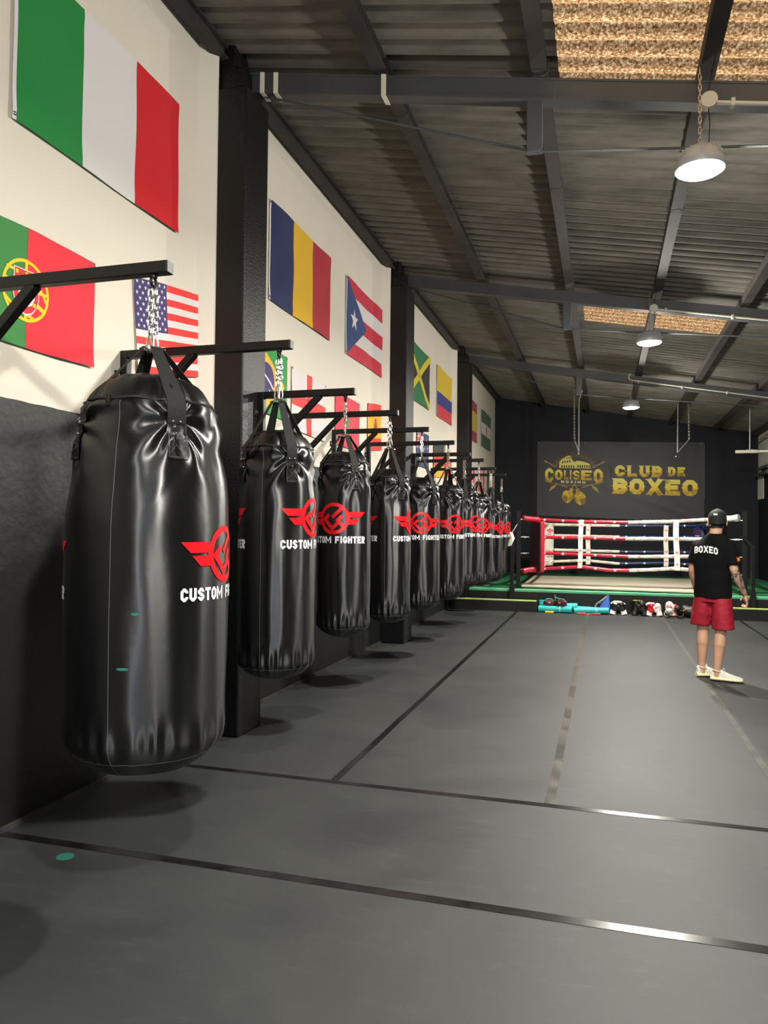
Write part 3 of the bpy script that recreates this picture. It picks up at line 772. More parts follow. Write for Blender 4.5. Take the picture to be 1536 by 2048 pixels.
# ================================================================== flags on the left wall
def cloth(name, c, sat=False): return mat(name, c, .42 if sat else .7, spec=.4 if sat else .25, sheen=.2, bump=.08, bscale=60)
FC = {}
for k, c in dict(green='12893a', white='e9e4e2', red='d90a1c', pgreen='3f8a45', pred='f2303f', yellow='f3d31c', usred='f6403c', purple='433a72', navy='16225a', ryellow='efbe12', rred='b8172a', prblue='24417f', prred='d3213c', bgreen='2f9a4a', byellow='f6bb33', jgreen='0f7a45', jyellow='ecd324', black='17171a', cyellow='e6c21c', cblue='26348c', cred='d8303f', dgreen='0d4a34', dred='a52330', dyellow='d9b410', flagred='ea3a50', syellow='f3b52c', blue='30406f', brown='9a4a34', cblack='3a3a3c').items():
    FC[k] = cloth('cloth_' + k, c)
def flag(label, y0, z0, L, H, layers, tilt=0.0, wav=1.0, seed=0.0, header=True, grom='tb', skew=0.0):
    """layers = [(colour, polygons in 0..1 x 0..1)] ; u runs along +Y, v up"""
    names = []
    for c, _ in layers:
        if c not in names: names.append(c)
    mb = MB()
    def P(u, v, e=0.0):
        w = .006 * sin(2 * pi * (1.25 * u + .55 * v) + seed) + .004 * sin(2 * pi * (2.7 * u - 1.3 * v) + 2 * seed) + .004 * noise.noise(Vector((u * 5 + seed, v * 3, seed)))
        w += .010 * exp(-((v - .06 + .05 * u) / .07) ** 2) + .006 * exp(-((v - .97 + .03 * sin(6 * u + seed)) / .03) ** 2)
        w += .007 * exp(-((u + .5 * v - .7) / .05) ** 2) * sin(3 * v + seed)
        ed = .006 * sin(pi * u * 2 + seed)
        return Vector((.013 + w * wav * .42 + e, u * L + skew * (1 - v), v * H + tilt * u + ed * (.5 - v)))
    for i, (c, ps) in enumerate(layers):
        mapped(mb, ps, lambda u, v, e=.0012 * i: P(u, v, e), names.index(c), sx=.04, sy=.05)
    o = mb.build('flag', [FC[c] for c in names], angle=60); o.location = (XW, y0, z0)
    tag(o, label, 'flag', 'flags pinned along the white wall')
    if header:
        h = MB(); mapped(h, [rect(-.018, 0, .0, 1)], lambda u, v: P(u, v, -.001), sy=.06); h.build('hoist_band', FC['white'], o)
    for (u, v) in ([(-.01, .97), (-.01, .03)] if header else [(.012, .975), (.988, .975)]):
        g = MB(); p = P(u, v, .002); g.tube([p + Vector((.001, .008 * cos(a), .008 * sin(a))) for a in [2 * pi * k / 12 for k in range(12)]], .003, 6, closed=True); g.build('grommet', STEEL, o)
    return o
full = [rect(0, 0, 1, 1)]
def vs3(a, b, c): return [(a, full), (b, [rect(1 / 3, 0, 2 / 3, 1)]), (c, [rect(2 / 3, 0, 1, 1)])]
def asp(polys, k): return [[(p[0] * k, p[1]) for p in q] for q in polys]
flag('large green white and red vertical striped flag at the top left of the wall', 3.05, 3.555, 1.49, .905, vs3('green', 'white', 'red'), wav=1.3, seed=.4)
# green and red flag with armillary sphere and shield
cx, cy, k = .395, .475, .60
def E(x, y): return (cx + x * k, cy + y * .86)
sph = ringp(0, 0, .30, .268, 40) + stroke([(-.285, .06), (-.1, .03), (.1, -.09), (.25, -.16)], .045) + stroke([(-.25, .17), (0, .16), (.2, .04), (.285, -.08)], .03) + stroke([(-.27, -.10), (-.12, -.2), (.1, -.25)], .03) + stroke([(0, .30), (0, .19)], .035) + stroke([(0, -.30), (0, -.2)], .035) + stroke([(-.27, .02), (-.15, .02)], .03) + stroke([(.27, .02), (.15, .02)], .03)
sph = [[E(*q) for q in p] for p in sph]
def shield(s, top): return [E(-.15 * s, top), E(.15 * s, top), E(.15 * s, -.06), E(.125 * s, -.14), E(.07 * s, -.2 * s - .0), E(0, -.225 * s), E(-.07 * s, -.2 * s), E(-.125 * s, -.14), E(-.15 * s, -.06)]
cast = [[E(x + a, y + b) for a, b in rect(-.018, -.018, .018, .018)] for x, y in ((-.125, .155), (0, .16), (.125, .155), (-.125, .02), (.125, .02), (-.1, -.12), (.1, -.12))]
inner = [E(-.1, .12), E(.1, .12), E(.1, -.06), E(.07, -.13), E(0, -.16), E(-.07, -.13), E(-.1, -.06)]
blues = [[E(x + a, y + b) for a, b in ((-.022, .028), (.022, .028), (.022, -.012), (0, -.03), (-.022, -.012))] for x, y in ((0, .07), (-.06, .0), (0, .0), (.06, .0), (0, -.08))]
flag('green and red flag with a yellow sphere and shield emblem, low at the left edge', 2.79, 2.425, .89, .615, [('pgreen', full), ('pred', [rect(.40, 0, 1, 1)]), ('yellow', sph), ('white', [shield(1.08, .2)]), ('pred', [shield(1.0, .19)]), ('yellow', cast), ('white', [inner]), ('cblue', blues)], tilt=.01, seed=1.3, header=False)
# stars and stripes
st = [rect(0, i * 2 / 13, 1, (i * 2 + 1) / 13) for i in range(7)]
stars = []
for r in range(9):
    for c in range(6 if r % 2 == 0 else 5):
        stars += [[(x / 1.45, y) for x, y in q] for q in star((.4 * (c + (.5 if r % 2 == 0 else 1.0)) / 6) * 1.45, 1 - (7 / 13) * (r + .6) / 9.3, .026)]
flag('stars and stripes flag behind the chain of the giant punching bag', 4.05, 2.495, .90, .60, [('white', full), ('usred', st), ('purple', [rect(0, 6 / 13, .4, 1)]), ('white', stars)], tilt=.14, seed=2.2, header=False, skew=.06)
flag('large navy yellow and red vertical striped flag just past the nearest column', 6.05, 3.54, 1.50, .90, vs3('navy', 'ryellow', 'rred'), wav=1.3, seed=3.1)
pr = [rect(0, i * .4, 1, i * .4 + .2) for i in range(3)]
flag('red and white striped flag with a blue triangle and one white star', 8.10, 3.53, 1.50, .90, [('white', full), ('prred', pr), ('prblue', [[(0, 0), (.50, .5), (0, 1)]]), ('white', [[(x / 1.667, y) for x, y in q] for q in star(.28, .5, .15)])], wav=1.3, seed=4.4)
band = stroke([(.1, .47), (.3, .55), (.5, .5), (.62, .42)], .05)
flag('green flag with a yellow diamond and dark blue disc, half behind the nearest column', 5.54, 2.52, .90, .59, [('bgreen', full), ('byellow', [[(.06, .5), (.5, .08), (.94, .5), (.5, .92)]]), ('purple', [circle(.5, .5, .19, 32, .27)]), ('white', stroke([(.33, .56), (.45, .58), (.6, .48), (.67, .40)], .03) + star(.58, .36, .02) + star(.62, .33, .02) + star(.55, .30, .02) + star(.6, .27, .015))], seed=5.0, header=False)
flag('white flag with a plain red cross, on the lower row behind the bag brackets', 6.55, 2.46, .90, .60, [('white', full), ('usred', [rect(.42, 0, .56, 1), rect(0, .40, 1, .60)])], tilt=-.02, seed=6.1, header=False)
star5 = []
P5 = [(.5 + .15 * cos(pi / 2 + 4 * pi * i / 5) / 1.45, .5 + .15 * sin(pi / 2 + 4 * pi * i / 5)) for i in range(5)]
for i in range(5): star5 += stroke([P5[i], P5[(i + 1) % 5]], .018)
flag('plain red flag on the lower row, its small centre emblem behind a chain', 7.76, 2.445, .85, .58, [('flagred', full), ('bgreen', star5)], tilt=.01, seed=7.7, header=False)
arms = [circle(.38, .52, .045, 14, .10), rect(.315, .38, .33, .62), rect(.43, .38, .445, .62)] + [circle(.38, .65, .035, 10, .035)]
flag('red and yellow flag with a small brown crest, low beside the second column', 8.94, 2.50, .87, .60, [('usred', full), ('syellow', [rect(0, .26, 1, .74)]), ('brown', arms), ('flagred', [rect(.36, .44, .40, .58)])], tilt=.09, seed=8.2, header=False)
flag('green and black flag with a yellow diagonal cross, just past the second column', 10.87, 3.53, 1.50, .90, [('jgreen', full), ('black', [[(0, .1), (.44, .5), (0, .9)], [(1, .1), (.56, .5), (1, .9)]]), ('jyellow', stroke([(0, .02), (1, .98)], .11) + stroke([(0, .98), (1, .02)], .11))], wav=1.3, seed=9.1)
flag('yellow blue and red horizontal striped flag before the third column', 12.97, 3.53, 1.53, .91, [('cyellow', full), ('cblue', [rect(0, .25, 1, .5)]), ('cred', [rect(0, 0, 1, .25)])], wav=1.3, seed=10.4)
uj = [[(x * .5, .5 + y * .5) for x, y in q] for q in stroke([(0, 0), (1, 1)], .16) + stroke([(0, 1), (1, 0)], .16)]
uj2 = [[(x * .5, .5 + y * .5) for x, y in q] for q in [rect(.36, 0, .64, 1), rect(0, .32, 1, .68)]]
uj3 = [[(x * .5, .5 + y * .5) for x, y in q] for q in [rect(.42, 0, .58, 1), rect(0, .4, 1, .6)] + stroke([(0, 0), (1, 1)], .05) + stroke([(0, 1), (1, 0)], .05)]
flag('dark blue flag with a red and white crossed corner, low past the second column', 11.50, 2.53, .85, .57, [('blue', full), ('white', uj), ('white', uj2), ('usred', uj3), ('white', star(.25, .25, .09, 7) + star(.75, .8, .05, 7) + star(.75, .2, .05, 7) + star(.63, .55, .05, 7) + star(.86, .6, .05, 7))], seed=11.0, header=False)
flag('black red and yellow horizontal striped flag on the lower row behind a chain', 12.72, 2.42, .92, .62, [('cblack', full), ('usred', [rect(0, .333, 1, .667)]), ('syellow', [rect(0, 0, 1, .333)])], tilt=.06, seed=12.0, header=False)
flag('white over red flag on the lower row against the third column', 13.72, 2.53, .85, .58, [('white', full), ('pred', [rect(0, 0, 1, .5)])], tilt=.02, seed=12.8, header=False)
flag('red and yellow striped flag without a crest, half behind the third column', 15.83, 3.53, 1.50, .90, [('dred', full), ('dyellow', [rect(0, .25, 1, .75)])], wav=1.2, seed=13.3)
flag('green white and green flag near the back corner, farthest of the upper row', 18.0, 3.55, 1.50, .90, [('dgreen', full), ('white', [rect(0, .345, 1, .655)]), ('brown', [circle(.5, .5, .06, 12, .14)]), ('syellow', [circle(.5, .36, .09, 10, .03), circle(.5, .64, .04, 10, .04)])], wav=1.0, seed=14.5)
flag('white flag with one red disc, low behind the far punching bags', 16.45, 2.44, .90, .60, [('white', full), ('usred', [circle(.5, .5, .2, 28, .3)])], seed=15.5, header=False)
flag('red and white vertical striped flag with a small crest, low behind the far bags', 17.62, 2.44, .90, .60, [('usred', full), ('white', [rect(.333, 0, .667, 1)]), ('bgreen', [circle(.5, .58, .07, 12, .09)]), ('usred', [circle(.5, .44, .05, 12, .07)])], seed=16.2, header=False)
flag('black yellow and red vertical striped flag low by the back corner', 19.0, 2.44, .90, .60, vs3('cblack', 'yellow', 'usred'), seed=17.1, header=False)

# ================================================================== banner on the back wall
BX0, BX1, BZ1L, BZ1R, BZ0L, BZ0R = -1.72, 2.42, 3.90, 3.78, 1.92, 1.755
ban = thing('banner', 'large black banner with gold club lettering and emblem on the back wall', 'banner', (0, YB, 0))
def BP(u, v, e=0.0):
    w = .012 * noise.noise(Vector((u * 3, v * 2.2, 2))) + .014 * exp(-((u * .9 + v - .95 - .1 * sin(4 * u)) / .08) ** 2) * (u > .45) + .008 * exp(-((u * .7 + v - .72) / .05) ** 2) * (u > .4)
    w += .006 * sin(14 * u + 3 * v) * exp(-((v - .95) / .1) ** 2)
    zt = BZ1L + (BZ1R - BZ1L) * u; zb = BZ0L + (BZ0R - BZ0L) * u
    return Vector((BX0 + (BX1 - BX0) * u, -.03 - w - e, zb + (zt - zb) * v))
mb = MB(); mapped(mb, full, lambda u, v: BP(1 - u, v), sx=.012, sy=.025)
mb.build('sheet', mat('black_banner_vinyl', '3a3a3a', .5, spec=.4), ban, angle=60)
def px(zx, zy):   # print layout in its own units -> sheet u, v
    return ((zx - 48) / 1370.0, 1 - (zy - 42) / 640.0 + .03 * ((zx - 48) / 1370.0 - .5) * 0)
def blayer(name, polys, m, e=.002):
    mb = MB(); mapped(mb, [[px(*q) for q in p] for p in polys], lambda u, v: BP(u, v, e), sx=.02, sy=.03); mb.f = [list(reversed(f)) for f in mb.f]
    # faces must look at the hall
    o = mb.build(name, m, ban, angle=60); return o
def words(s, x0, y0, x1, y1, **k): return [[(q.x + x0, y1 - q.y) for q in p] for p in text(s, x1 - x0, y1 - y0, **k)]
GOLD1 = gold_mat('gold_print_upper', 2.98, 3.36); GOLD2 = gold_mat('gold_print_lower', 2.55, 3.02); GOLD3 = gold_mat('gold_print_emblem', 2.70, 3.30); GOLDN = gold_mat('gold_print_name', 2.95, 3.36)
PALEG = mat('pale_gold_print', 'b79a4e', .55); DARKG = mat('dark_gold_print', '8a7030', .6); NIGHT = mat('black_print', '1d1c1a', .6)
blayer('lettering', words('CLUB', 708, 236, 1086, 330, t=.29, gw=.78, gap=.2, serif=.07), GOLD1)
blayer('lettering', words('DE', 1134, 243, 1268, 318, t=.29, gw=.72, gap=.2, serif=.07), GOLD1)
blayer('lettering', words('BOXEO', 690, 345, 1366, 474, t=.29, gw=.86, gap=.13, serif=.06, wid={'X': .98}), GOLD2)
# emblem: rays, amphitheatre, spears, name bar, hanging gloves
rays = []
for i in range(25):
    a = radians(6 + 168 * i / 24); ro = 150 + (22 if i % 2 else 0); ri = 118
    c, s = cos(a), sin(a); rays.append([(368 + ri * 1.25 * c - 3.4 * s, 262 - ri * .75 * s - 3.4 * c), (368 + ro * 1.25 * c, 262 - ro * .86 * s), (368 + ri * 1.25 * c + 3.4 * s, 262 - ri * .75 * s + 3.4 * c)])
blayer('emblem_rays', rays, DARKG)
am = [[(236, 268), (240, 215), (262, 190), (300, 168), (328, 160), (342, 172), (340, 190), (352, 192), (354, 210), (382, 212), (382, 268)], [(382, 268), (382, 204), (430, 208), (480, 222), (500, 234), (504, 268)]]
blayer('emblem_arena', am, GOLD3)
arch = []
for i in range(6): arch.append([(256 + 20 * i, 264), (256 + 20 * i, 248), (261 + 20 * i, 241), (266 + 20 * i, 248), (266 + 20 * i, 264)])
for i in range(6): arch.append([(392 + 19 * i, 264), (392 + 19 * i, 244), (397 + 19 * i, 237), (402 + 19 * i, 244), (402 + 19 * i, 264)])
for i in range(4): arch.append([(262 + 20 * i, 228 - 3 * i), (262 + 20 * i, 214 - 4 * i), (267 + 20 * i, 208 - 4 * i), (272 + 20 * i, 214 - 4 * i), (272 + 20 * i, 228 - 3 * i)])
for i in range(3): arch.append([(296 + 14 * i, 190 - 3 * i), (296 + 14 * i, 182 - 4 * i), (304 + 14 * i, 181 - 4 * i), (304 + 14 * i, 189 - 3 * i)])
blayer('emblem_arches', arch, NIGHT, .0035)
sp = stroke([(122, 215), (210, 262)], 7) + stroke([(612, 212), (520, 262)], 7) + stroke([(205, 400), (310, 432)], 6) + stroke([(520, 400), (430, 432)], 6)
sp += [[(105, 205), (128, 208), (138, 222), (122, 226)], [(626, 202), (602, 206), (592, 220), (608, 226)], [(150, 472), (170, 430), (220, 405), (200, 440)], [(576, 470), (556, 430), (508, 404), (528, 440)]]
blayer('emblem_spears', sp, PALEG)
bar = [[(110, 372), (180, 396), (250, 406), (365, 410), (470, 404), (560, 394), (620, 370), (614, 384), (560, 404), (470, 412), (365, 418), (250, 414), (170, 404), (118, 386)]]
blayer('emblem_scroll', bar, DARKG)
nm = []
for ch, x0, x1, y0, y1 in (('C', 118, 190, 272, 392), ('O', 203, 266, 284, 370), ('L', 280, 318, 287, 366), ('I', 328, 344, 287, 366), ('S', 356, 412, 287, 366), ('E', 424, 516, 284, 368), ('O', 530, 606, 272, 392)):
    x1 = x1 if ch != 'E' else 514
    g = glyph(ch, .3 if ch == 'I' else .7, .24 if ch != 'S' else .2, .05)
    w = .3 if ch == 'I' else .7
    nm += [[(x0 + q.x / w * (x1 - x0), y1 - q.y * (y1 - y0)) for q in p] for p in g]
blayer('emblem_name', nm, GOLDN, .003)
blayer('emblem_subtitle', words('BOXING', 253, 375, 462, 396, t=.26, gw=.8, gap=.28), mat('cream_print', 'e0d49a', .55), .004)
gl = [circle(306, 512, 44, 24, 54), circle(418, 522, 46, 24, 56), [(318, 470), (336, 436), (362, 446), (346, 484)], [(384, 484), (378, 446), (404, 440), (422, 474)], circle(344, 505, 18, 14, 28), circle(384, 512, 18, 14, 30)] + stroke([(345, 440), (368, 402), (392, 440)], 5)
blayer('emblem_gloves', gl, GOLD3, .003)
for c_ in (circle(290, 530, 22, 16, 30), circle(440, 548, 24, 16, 26)): blayer('emblem_glove_shading', [c_], DARKG, .0042)
for u, v in ((.012, .98), (.3, .985), (.52, .98), (.98, .985), (.36, .012), (.69, .012)):
    g = MB(); p = BP(u, v, .004); g.ell(p, (.018, .01, .018), nu=10, nv=6); g.build('fixing_screw', STEEL, ban)
e = MB(); e.tube([BP(1.0, k / 10, .004) for k in range(3, 11)], .006, 5); e.build('edge_rope', mat('grey_cord', '77777a', .7), ban)
b = MB(); b.box((2.27, YB - .006, 1.585), (2.36, YB - .001, 1.67)); o = b.build('paper_notice', PAPER, smooth=False); tag(o, 'small white paper notice on the black back wall right of the banner', 'notice')
k = MB()
for i in range(4): k.box((2.285, YB - .0068, 1.605 + .013 * i), (2.345, YB - .006, 1.609 + .013 * i))
k.build('printed_lines', PLASTCAP, o, smooth=False)

# ================================================================== platform and steps
pl = thing('stage_platform', 'low black platform with green turf carrying the boxing ring', 'platform', (0, 14.5, 0))
b = MB(); b.box((-2.52, 0, .001), (XR - .01, YB - 14.5 - .01, .375)); b.box((XW + .01, .31, .001), (-2.52, YB - 14.5 - .01, .375)); b.build('base', STAGE, pl, smooth=False)
b = MB(); n = 40; m = 24
vs = []
for j in range(m + 1):
    for i in range(n + 1):
        x = XW + .012 + (XR - XW - .024) * i / n; y = .03 + (YB - 14.5 - .045) * j / m
        zz = .384 + .006 * noise.noise(Vector((x * 1.2, y * 1.2, 3))) + (.004 * noise.noise(Vector((x * 5, y * 2, 9))))
        vs.append((x, y, zz))
b.add(vs, [(j * (n + 1) + i, j * (n + 1) + i + 1, (j + 1) * (n + 1) + i + 1, (j + 1) * (n + 1) + i) for j in range(m) for i in range(n) if not (vs[j * (n + 1) + i][0] < -2.53 and vs[j * (n + 1) + i][1] < .31)])
b.build('turf', TURF, pl, angle=80)
b = MB(); b.box((-2.52, -.012, .345), (XR - .012, .16, .391)); b.build('front_trim', TURFEDGE, pl, smooth=False, bevel=.008)
for x, y0, y1 in ((-2.2, .5, 2.9), (-1.85, .2, 4.5), (3.0, .3, 4.0)):
    b = MB(); b.bar((x, y0, .389), (x + .25, y1, .391), .05, .006); b.build('turf_dark_strip', mat('dark_green_strip', '0c3f26', .9), pl, smooth=False)  # thin dark green strips lying on the turf
for x0, x1, lab in ((-2.84, -1.205, 'low black step with a lime edge on the left below the punching bags'), (1.97, XR - .01, 'low black step with a lime edge on the right behind the man')):
    t = thing('platform_step', lab, 'step', (x0, 14.2, 0), 0, 'black steps before the platform')
    b = MB(); b.box((0, 0, .001), (x1 - x0, .19 if x0 < 0 else .297, .196)); b.box((.33 if x0 < 0 else 0, .18, .001), (x1 - x0, .297, .196)); b.build('base', STAGE, t, smooth=False)
    b = MB(); b.box((0, -.006, .19), (x1 - x0, .13, .212)); b.build('edge_trim', LIME, t, smooth=False, bevel=.005)
cv = MB(); zc = .398
q = [(-1.56, 14.93), (2.22, 14.66), (2.22, 18.75), (-1.62, 18.45)]
cv.hexa([(x, y, zc) for x, y in q], [(x, y, zc + .035) for x, y in q])
o = cv.build('ring_canvas', CANVAS, smooth=False, bevel=.012); tag(o, 'beige canvas mat laid on the green turf inside the ring ropes', 'mat')

# ================================================================== boxing ring
ring = thing('boxing_ring', 'boxing ring with red white and blue padded ropes on the platform', 'boxing ring', (.4, 16.8, .39))
ox, oy, oz = .4, 16.8, .39
def L(p): return Vector((p[0] - ox, p[1] - oy, p[2] - oz))
posts = {'fl': (-1.62, 14.98), 'fr': (2.46, 14.95), 'bl': (-1.62, 18.75), 'br': (2.42, 18.75)}
corner = {'fl': (-1.27, 15.28), 'fr': (2.06, 15.26), 'bl': (-1.30, 18.42), 'br': (2.08, 18.44)}
RZ = {'f': [1.735, 1.385, 1.065, .745], 'b': [1.665, 1.405, 1.06, .77]}
for k, (x, y) in posts.items():
    b = MB(); b.box(L((x - .04, y - .04, .392)), L((x + .04, y + .04, 1.90 if k[0] == 'f' else 1.80))); po = b.build('post', BLACKSTEEL, ring, smooth=False, bevel=.006)
    b = MB(); b.box(L((x - .1, y - .1, .39)), L((x + .1, y + .1, .402))); b.build('base_plate', BLACKSTEEL, po, smooth=False)
    cx_, cy_ = corner[k]
    for i, z in enumerate(RZ[k[0]]):
        t = MB(); p = Vector((x, y, z)); c = Vector((cx_, cy_, z)); t.tube([L(p), L(p * .45 + c * .55)], .009, 8); t.tube([L(p * .8 + c * .2), L(p * .6 + c * .4)], .018, 8)
        t.build('turnbuckle', STEEL, ring)
PADC = {'fl': RINGRED, 'fr': RINGWHITE, 'bl': RINGWHITE, 'br': RINGBLUE}
ctr = Vector((.4, 16.85, 0))
for k, (x, y) in corner.items():
    d = (ctr - Vector((x, y, 0))).normalized(); sdv = Vector((-d.y, d.x, 0)); M = Matrix(((sdv.x, d.x, 0, 0), (sdv.y, d.y, 0, 0), (0, 0, 1, 0), (0, 0, 0, 1)))
    base = L((x, y, 0)); base.z = 0; z0, z1 = .68 - oz, (1.70 if k[0] == 'f' else 1.69) - oz
    b = MB(); prof = [(-.17, -.05), (.17, -.05), (.17, .03), (.12, .075), (-.12, .075), (-.17, .03)]
    rings = []
    for z, s in ((z0, .82), (z0 + .03, .97), (z0 + .08, 1), (z1 - .06, 1), (z1 - .015, .96), (z1, .84)):
        rings.append([base + M @ Vector((px_ * s, py_ * s, z)) for px_, py_ in prof])
    b.loft(rings); pad = b.build('corner_pad', PADC[k], ring, angle=50, bevel=.01)
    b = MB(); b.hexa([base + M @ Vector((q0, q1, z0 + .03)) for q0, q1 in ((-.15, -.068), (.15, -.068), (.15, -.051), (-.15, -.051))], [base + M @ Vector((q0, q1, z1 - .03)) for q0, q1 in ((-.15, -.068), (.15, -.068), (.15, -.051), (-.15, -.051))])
    b.build('pad_back_shade', mat('maroon_pad_shade', '2a0a12', .7) if k == 'fl' else DARKRUB, pad, smooth=False)  # added dark panel, paints shade onto the pad's outer side
    for zc_ in ((z0 + z1) / 2 + .33, z0 + .3):
        for polys, m in (([[(a * .5, b_ * .5) for a, b_ in q_] for q_ in (ringp(0, 0, .1125, .08, 20) + [rect(-.2, -.02, -.1, .045), rect(.1, -.02, .2, .045), rect(-.03, -.07, .03, .07)])], (mat('dim_red_print', '6a1a26', .5) if k == 'br' else REDPRINT)), ([rect(-.1, -.095, -.01, -.075), rect(.01, -.095, .1, -.075)], WHITEPRINT if k in ('br', 'fl') else mat('dark_print', '5a4a4a', .6))):
            e = MB(); mapped(e, polys, lambda a, c_, zz=zc_: base + M @ Vector((-a, .0765, zz + c_))); e.build('pad_emblem', m, pad, smooth=False)
def rope(pts, mats, cut, r=.034, stars=None, seed=0, ax=0, face=-1):
    """padded rope; mats[0] before cut, mats[1] after it along axis ax"""
    P = []; pts = [Vector(p) for p in pts]
    for a, b_ in zip(pts[:-1], pts[1:]):
        n = max(2, int((b_ - a).length / .05))
        P += [a.lerp(b_, i / n) for i in range(n)]
    P.append(pts[-1])
    b = MB()
    def rr(i, p): return r * (1 + .10 * noise.noise(Vector((p.x * 6, p.y * 6, seed))) + .06 * sin(i * 1.9 + seed))
    for part in (0, 1):
        Q = [(i, p) for i, p in enumerate(P) if (p[ax] <= cut + .03 if part == 0 else p[ax] >= cut - .03)]
        if len(Q) > 1: b.tube([L(p) for i, p in Q], [rr(i, p) * (1 + .02 * part) for i, p in Q], 10, part)
    if stars:
        for part, (mi, st_) in enumerate(stars):
            lo, hi = (pts[0].x, cut) if part == 0 else (cut, pts[-1].x)
            x = lo + .16; kk = 0
            while x < hi - .1:
                j = min(range(len(P)), key=lambda i: abs(P[i].x - x)); p = P[j]
                polys = star(0, 0, .036, 5 if part == 0 else 4, .45) if mi == 2 or kk % 2 == 0 else [rect(-.08, -.006, .08, .006)]
                def fn(a, c_, p=p): return L((p.x + a, p.y + face * (sqrt(max(0, (r * 1.16) ** 2 - c_ * c_)) + .003), p.z + c_))
                mapped(b, polys, fn, mi, sy=.02); x += st_; kk += 1
    m = [mats[0], mats[1], WHITEPRINT, mat('pink_print', 'd98a86', .5), mat('faint_grey_print', 'a9a39a', .5)]
    b.build('rope', m, ring, angle=60)
for i in range(4):
    z = RZ['f'][i]; sagA = [(.0, 0), (.25, -.02), (.5, -.045), (.75, -.02), (1, .02)][0]
    mid = {0: [(-.42, 1.70), (.45, 1.69), (1.3, 1.715)], 1: [(-.42, 1.38), (.45, 1.375), (1.3, 1.385)], 2: [(-.42, 1.055), (.45, 1.03), (1.3, 1.05)], 3: [(-.42, .815), (.1, .76), (.47, .765), (.9, .79), (1.32, .825)]}[i]
    fl, fr = corner['fl'], corner['fr']; zr = z + (.035 if i == 0 else 0)
    path = [(fl[0] - .02, fl[1], z)] + [(x, 15.24, zz) for x, zz in mid] + [(fr[0] + .02, fr[1], zr if i < 3 else .75)]
    rope(path, (RINGRED, RINGWHITE), .47 if i not in (1,) else .40, stars=[(2, .33), (3, .3)], seed=i * 3.1)
    for kk, m in (('fl', RINGRED), ('fr', RINGWHITE)):    # padded ends from corner to post
        p = Vector((*posts[kk], 0)); c = Vector((*corner[kk], 0)); zz = z if kk == 'fl' or i else z + .03
        if i in (0, 3):
            dz = (.03 if i == 0 else -.04)
            rope([c + Vector((0, 0, zz)), c * .5 + p * .5 + Vector((0, 0, zz + dz * .3)), c * .22 + p * .78 + Vector((0, 0, zz + dz))], (m, m), 99, r=.055, seed=i + 7)
    bl, br = corner['bl'], corner['br']; zb = RZ['b'][i]
    midb = {3: [(-.4, .82), (.3, .76), (1.35, .80)]}.get(i, [(-.3, zb - .012), (.4, zb - .018), (1.35, zb - .01)])
    rope([(bl[0], bl[1], zb)] + [(x, 18.42, zz) for x, zz in midb] + [(br[0], br[1], zb)], (RINGWHITE, RINGBLUE), .34, stars=[(4, .42), (2, .42)], seed=i * 2.3 + 20)
    for a, b_, m in (('fl', 'bl', (RINGRED, RINGWHITE)), ('fr', 'br', (RINGWHITE, RINGBLUE))):
        pa, pb = corner[a], corner[b_]
        rope([(pa[0], pa[1], z), ((pa[0] + pb[0]) / 2, (pa[1] + pb[1]) / 2, (z + zb) / 2 - .03), (pb[0], pb[1], zb)], m, (pa[1] + pb[1]) / 2, seed=i + 40, ax=1)
for (x, y, z0, z1, w, fx) in ((-.425, 15.24, .79, 1.735, .085, -.03), (1.31, 15.24, .785, 1.75, .095, .02), (-.36, 18.42, .73, 1.65, .1, 0), (1.37, 18.42, .72, 1.66, .10, 0)):
    b = MB(); n = 14
    for e in (0,):
        rings = []
        for i in range(n + 1):
            t = i / n; xx = x + fx * (1 - t) + .006 * sin(7 * t); bul = .006 * sin(t * 20)
            zz = z0 + (z1 - z0) * t
            rings.append([L((xx - w / 2, y - .043 - bul, zz)), L((xx + w / 2, y - .043 - bul, zz)), L((xx + w / 2, y + .043, zz)), L((xx - w / 2, y + .043, zz))])
        b.loft(rings)
    so = b.build('spacer_strap', RINGWHITE, ring, angle=30)
    for t in (.12, .36, .62, .88):
        e = MB(); mapped(e, ringp(0, 0, .022, .012, 12) + [rect(-.035, -.004, .035, .006)], lambda a, c_: L((x + fx * (1 - t) + a, y - .052, z0 + (z1 - z0) * t + c_))); e.build('printed_mark', mat('pink_print', 'd98a86', .5), so, smooth=False)

# handrails at the two steps
def handrail(x, y, zt, sg, label):
    t = thing('handrail', label, 'handrail', (x, y, .212), 0, 'black handrails at the platform steps')
    b = MB(); b.box((-.03, -.03, 0), (.03, .03, zt - .212)); b.build('newel_post', BLACKSTEEL, t, smooth=False, bevel=.004)
    b = MB(); b.bar((0, 0, zt - .212 - .02), (sg * .10, .42, zt + .15 - .212), .04, .04); b.build('rail', BLACKSTEEL, t, smooth=False, bevel=.004)
    b = MB(); b.box((-.045, -.045, 0), (.045, .045, .25)); b.build('sleeve', BLACKSTEEL, t, smooth=False, bevel=.004)
handrail(2.50, 14.42, 1.30, -1, 'thin black handrail post on the right step behind the man')
handrail(-1.68, 14.42, 1.50, 1, 'black handrail post on the left step before the red ring corner')
# white curved pad hooked over the left post
t = thing('foam_pad', 'white curved foam pad strapped to the handrail post beside the last bag', 'pad', (-1.74, 14.36, 1.45))
b = MB(); b.tube([(-.06, -.02, .13), (-.03, -.03, .04), (.05, -.03, -.01), (.075, -.03, -.08), (.02, -.03, -.20), (-.06, -.02, -.23)], [.02, .03, .04, .045, .045, .028], 12); b.build('pad', RINGWHITE, t)
b = MB(); b.bar((.05, -.02, .0), (.16, .0, .18), .03, .012); b.build('strap', RINGWHITE, t, smooth=False)

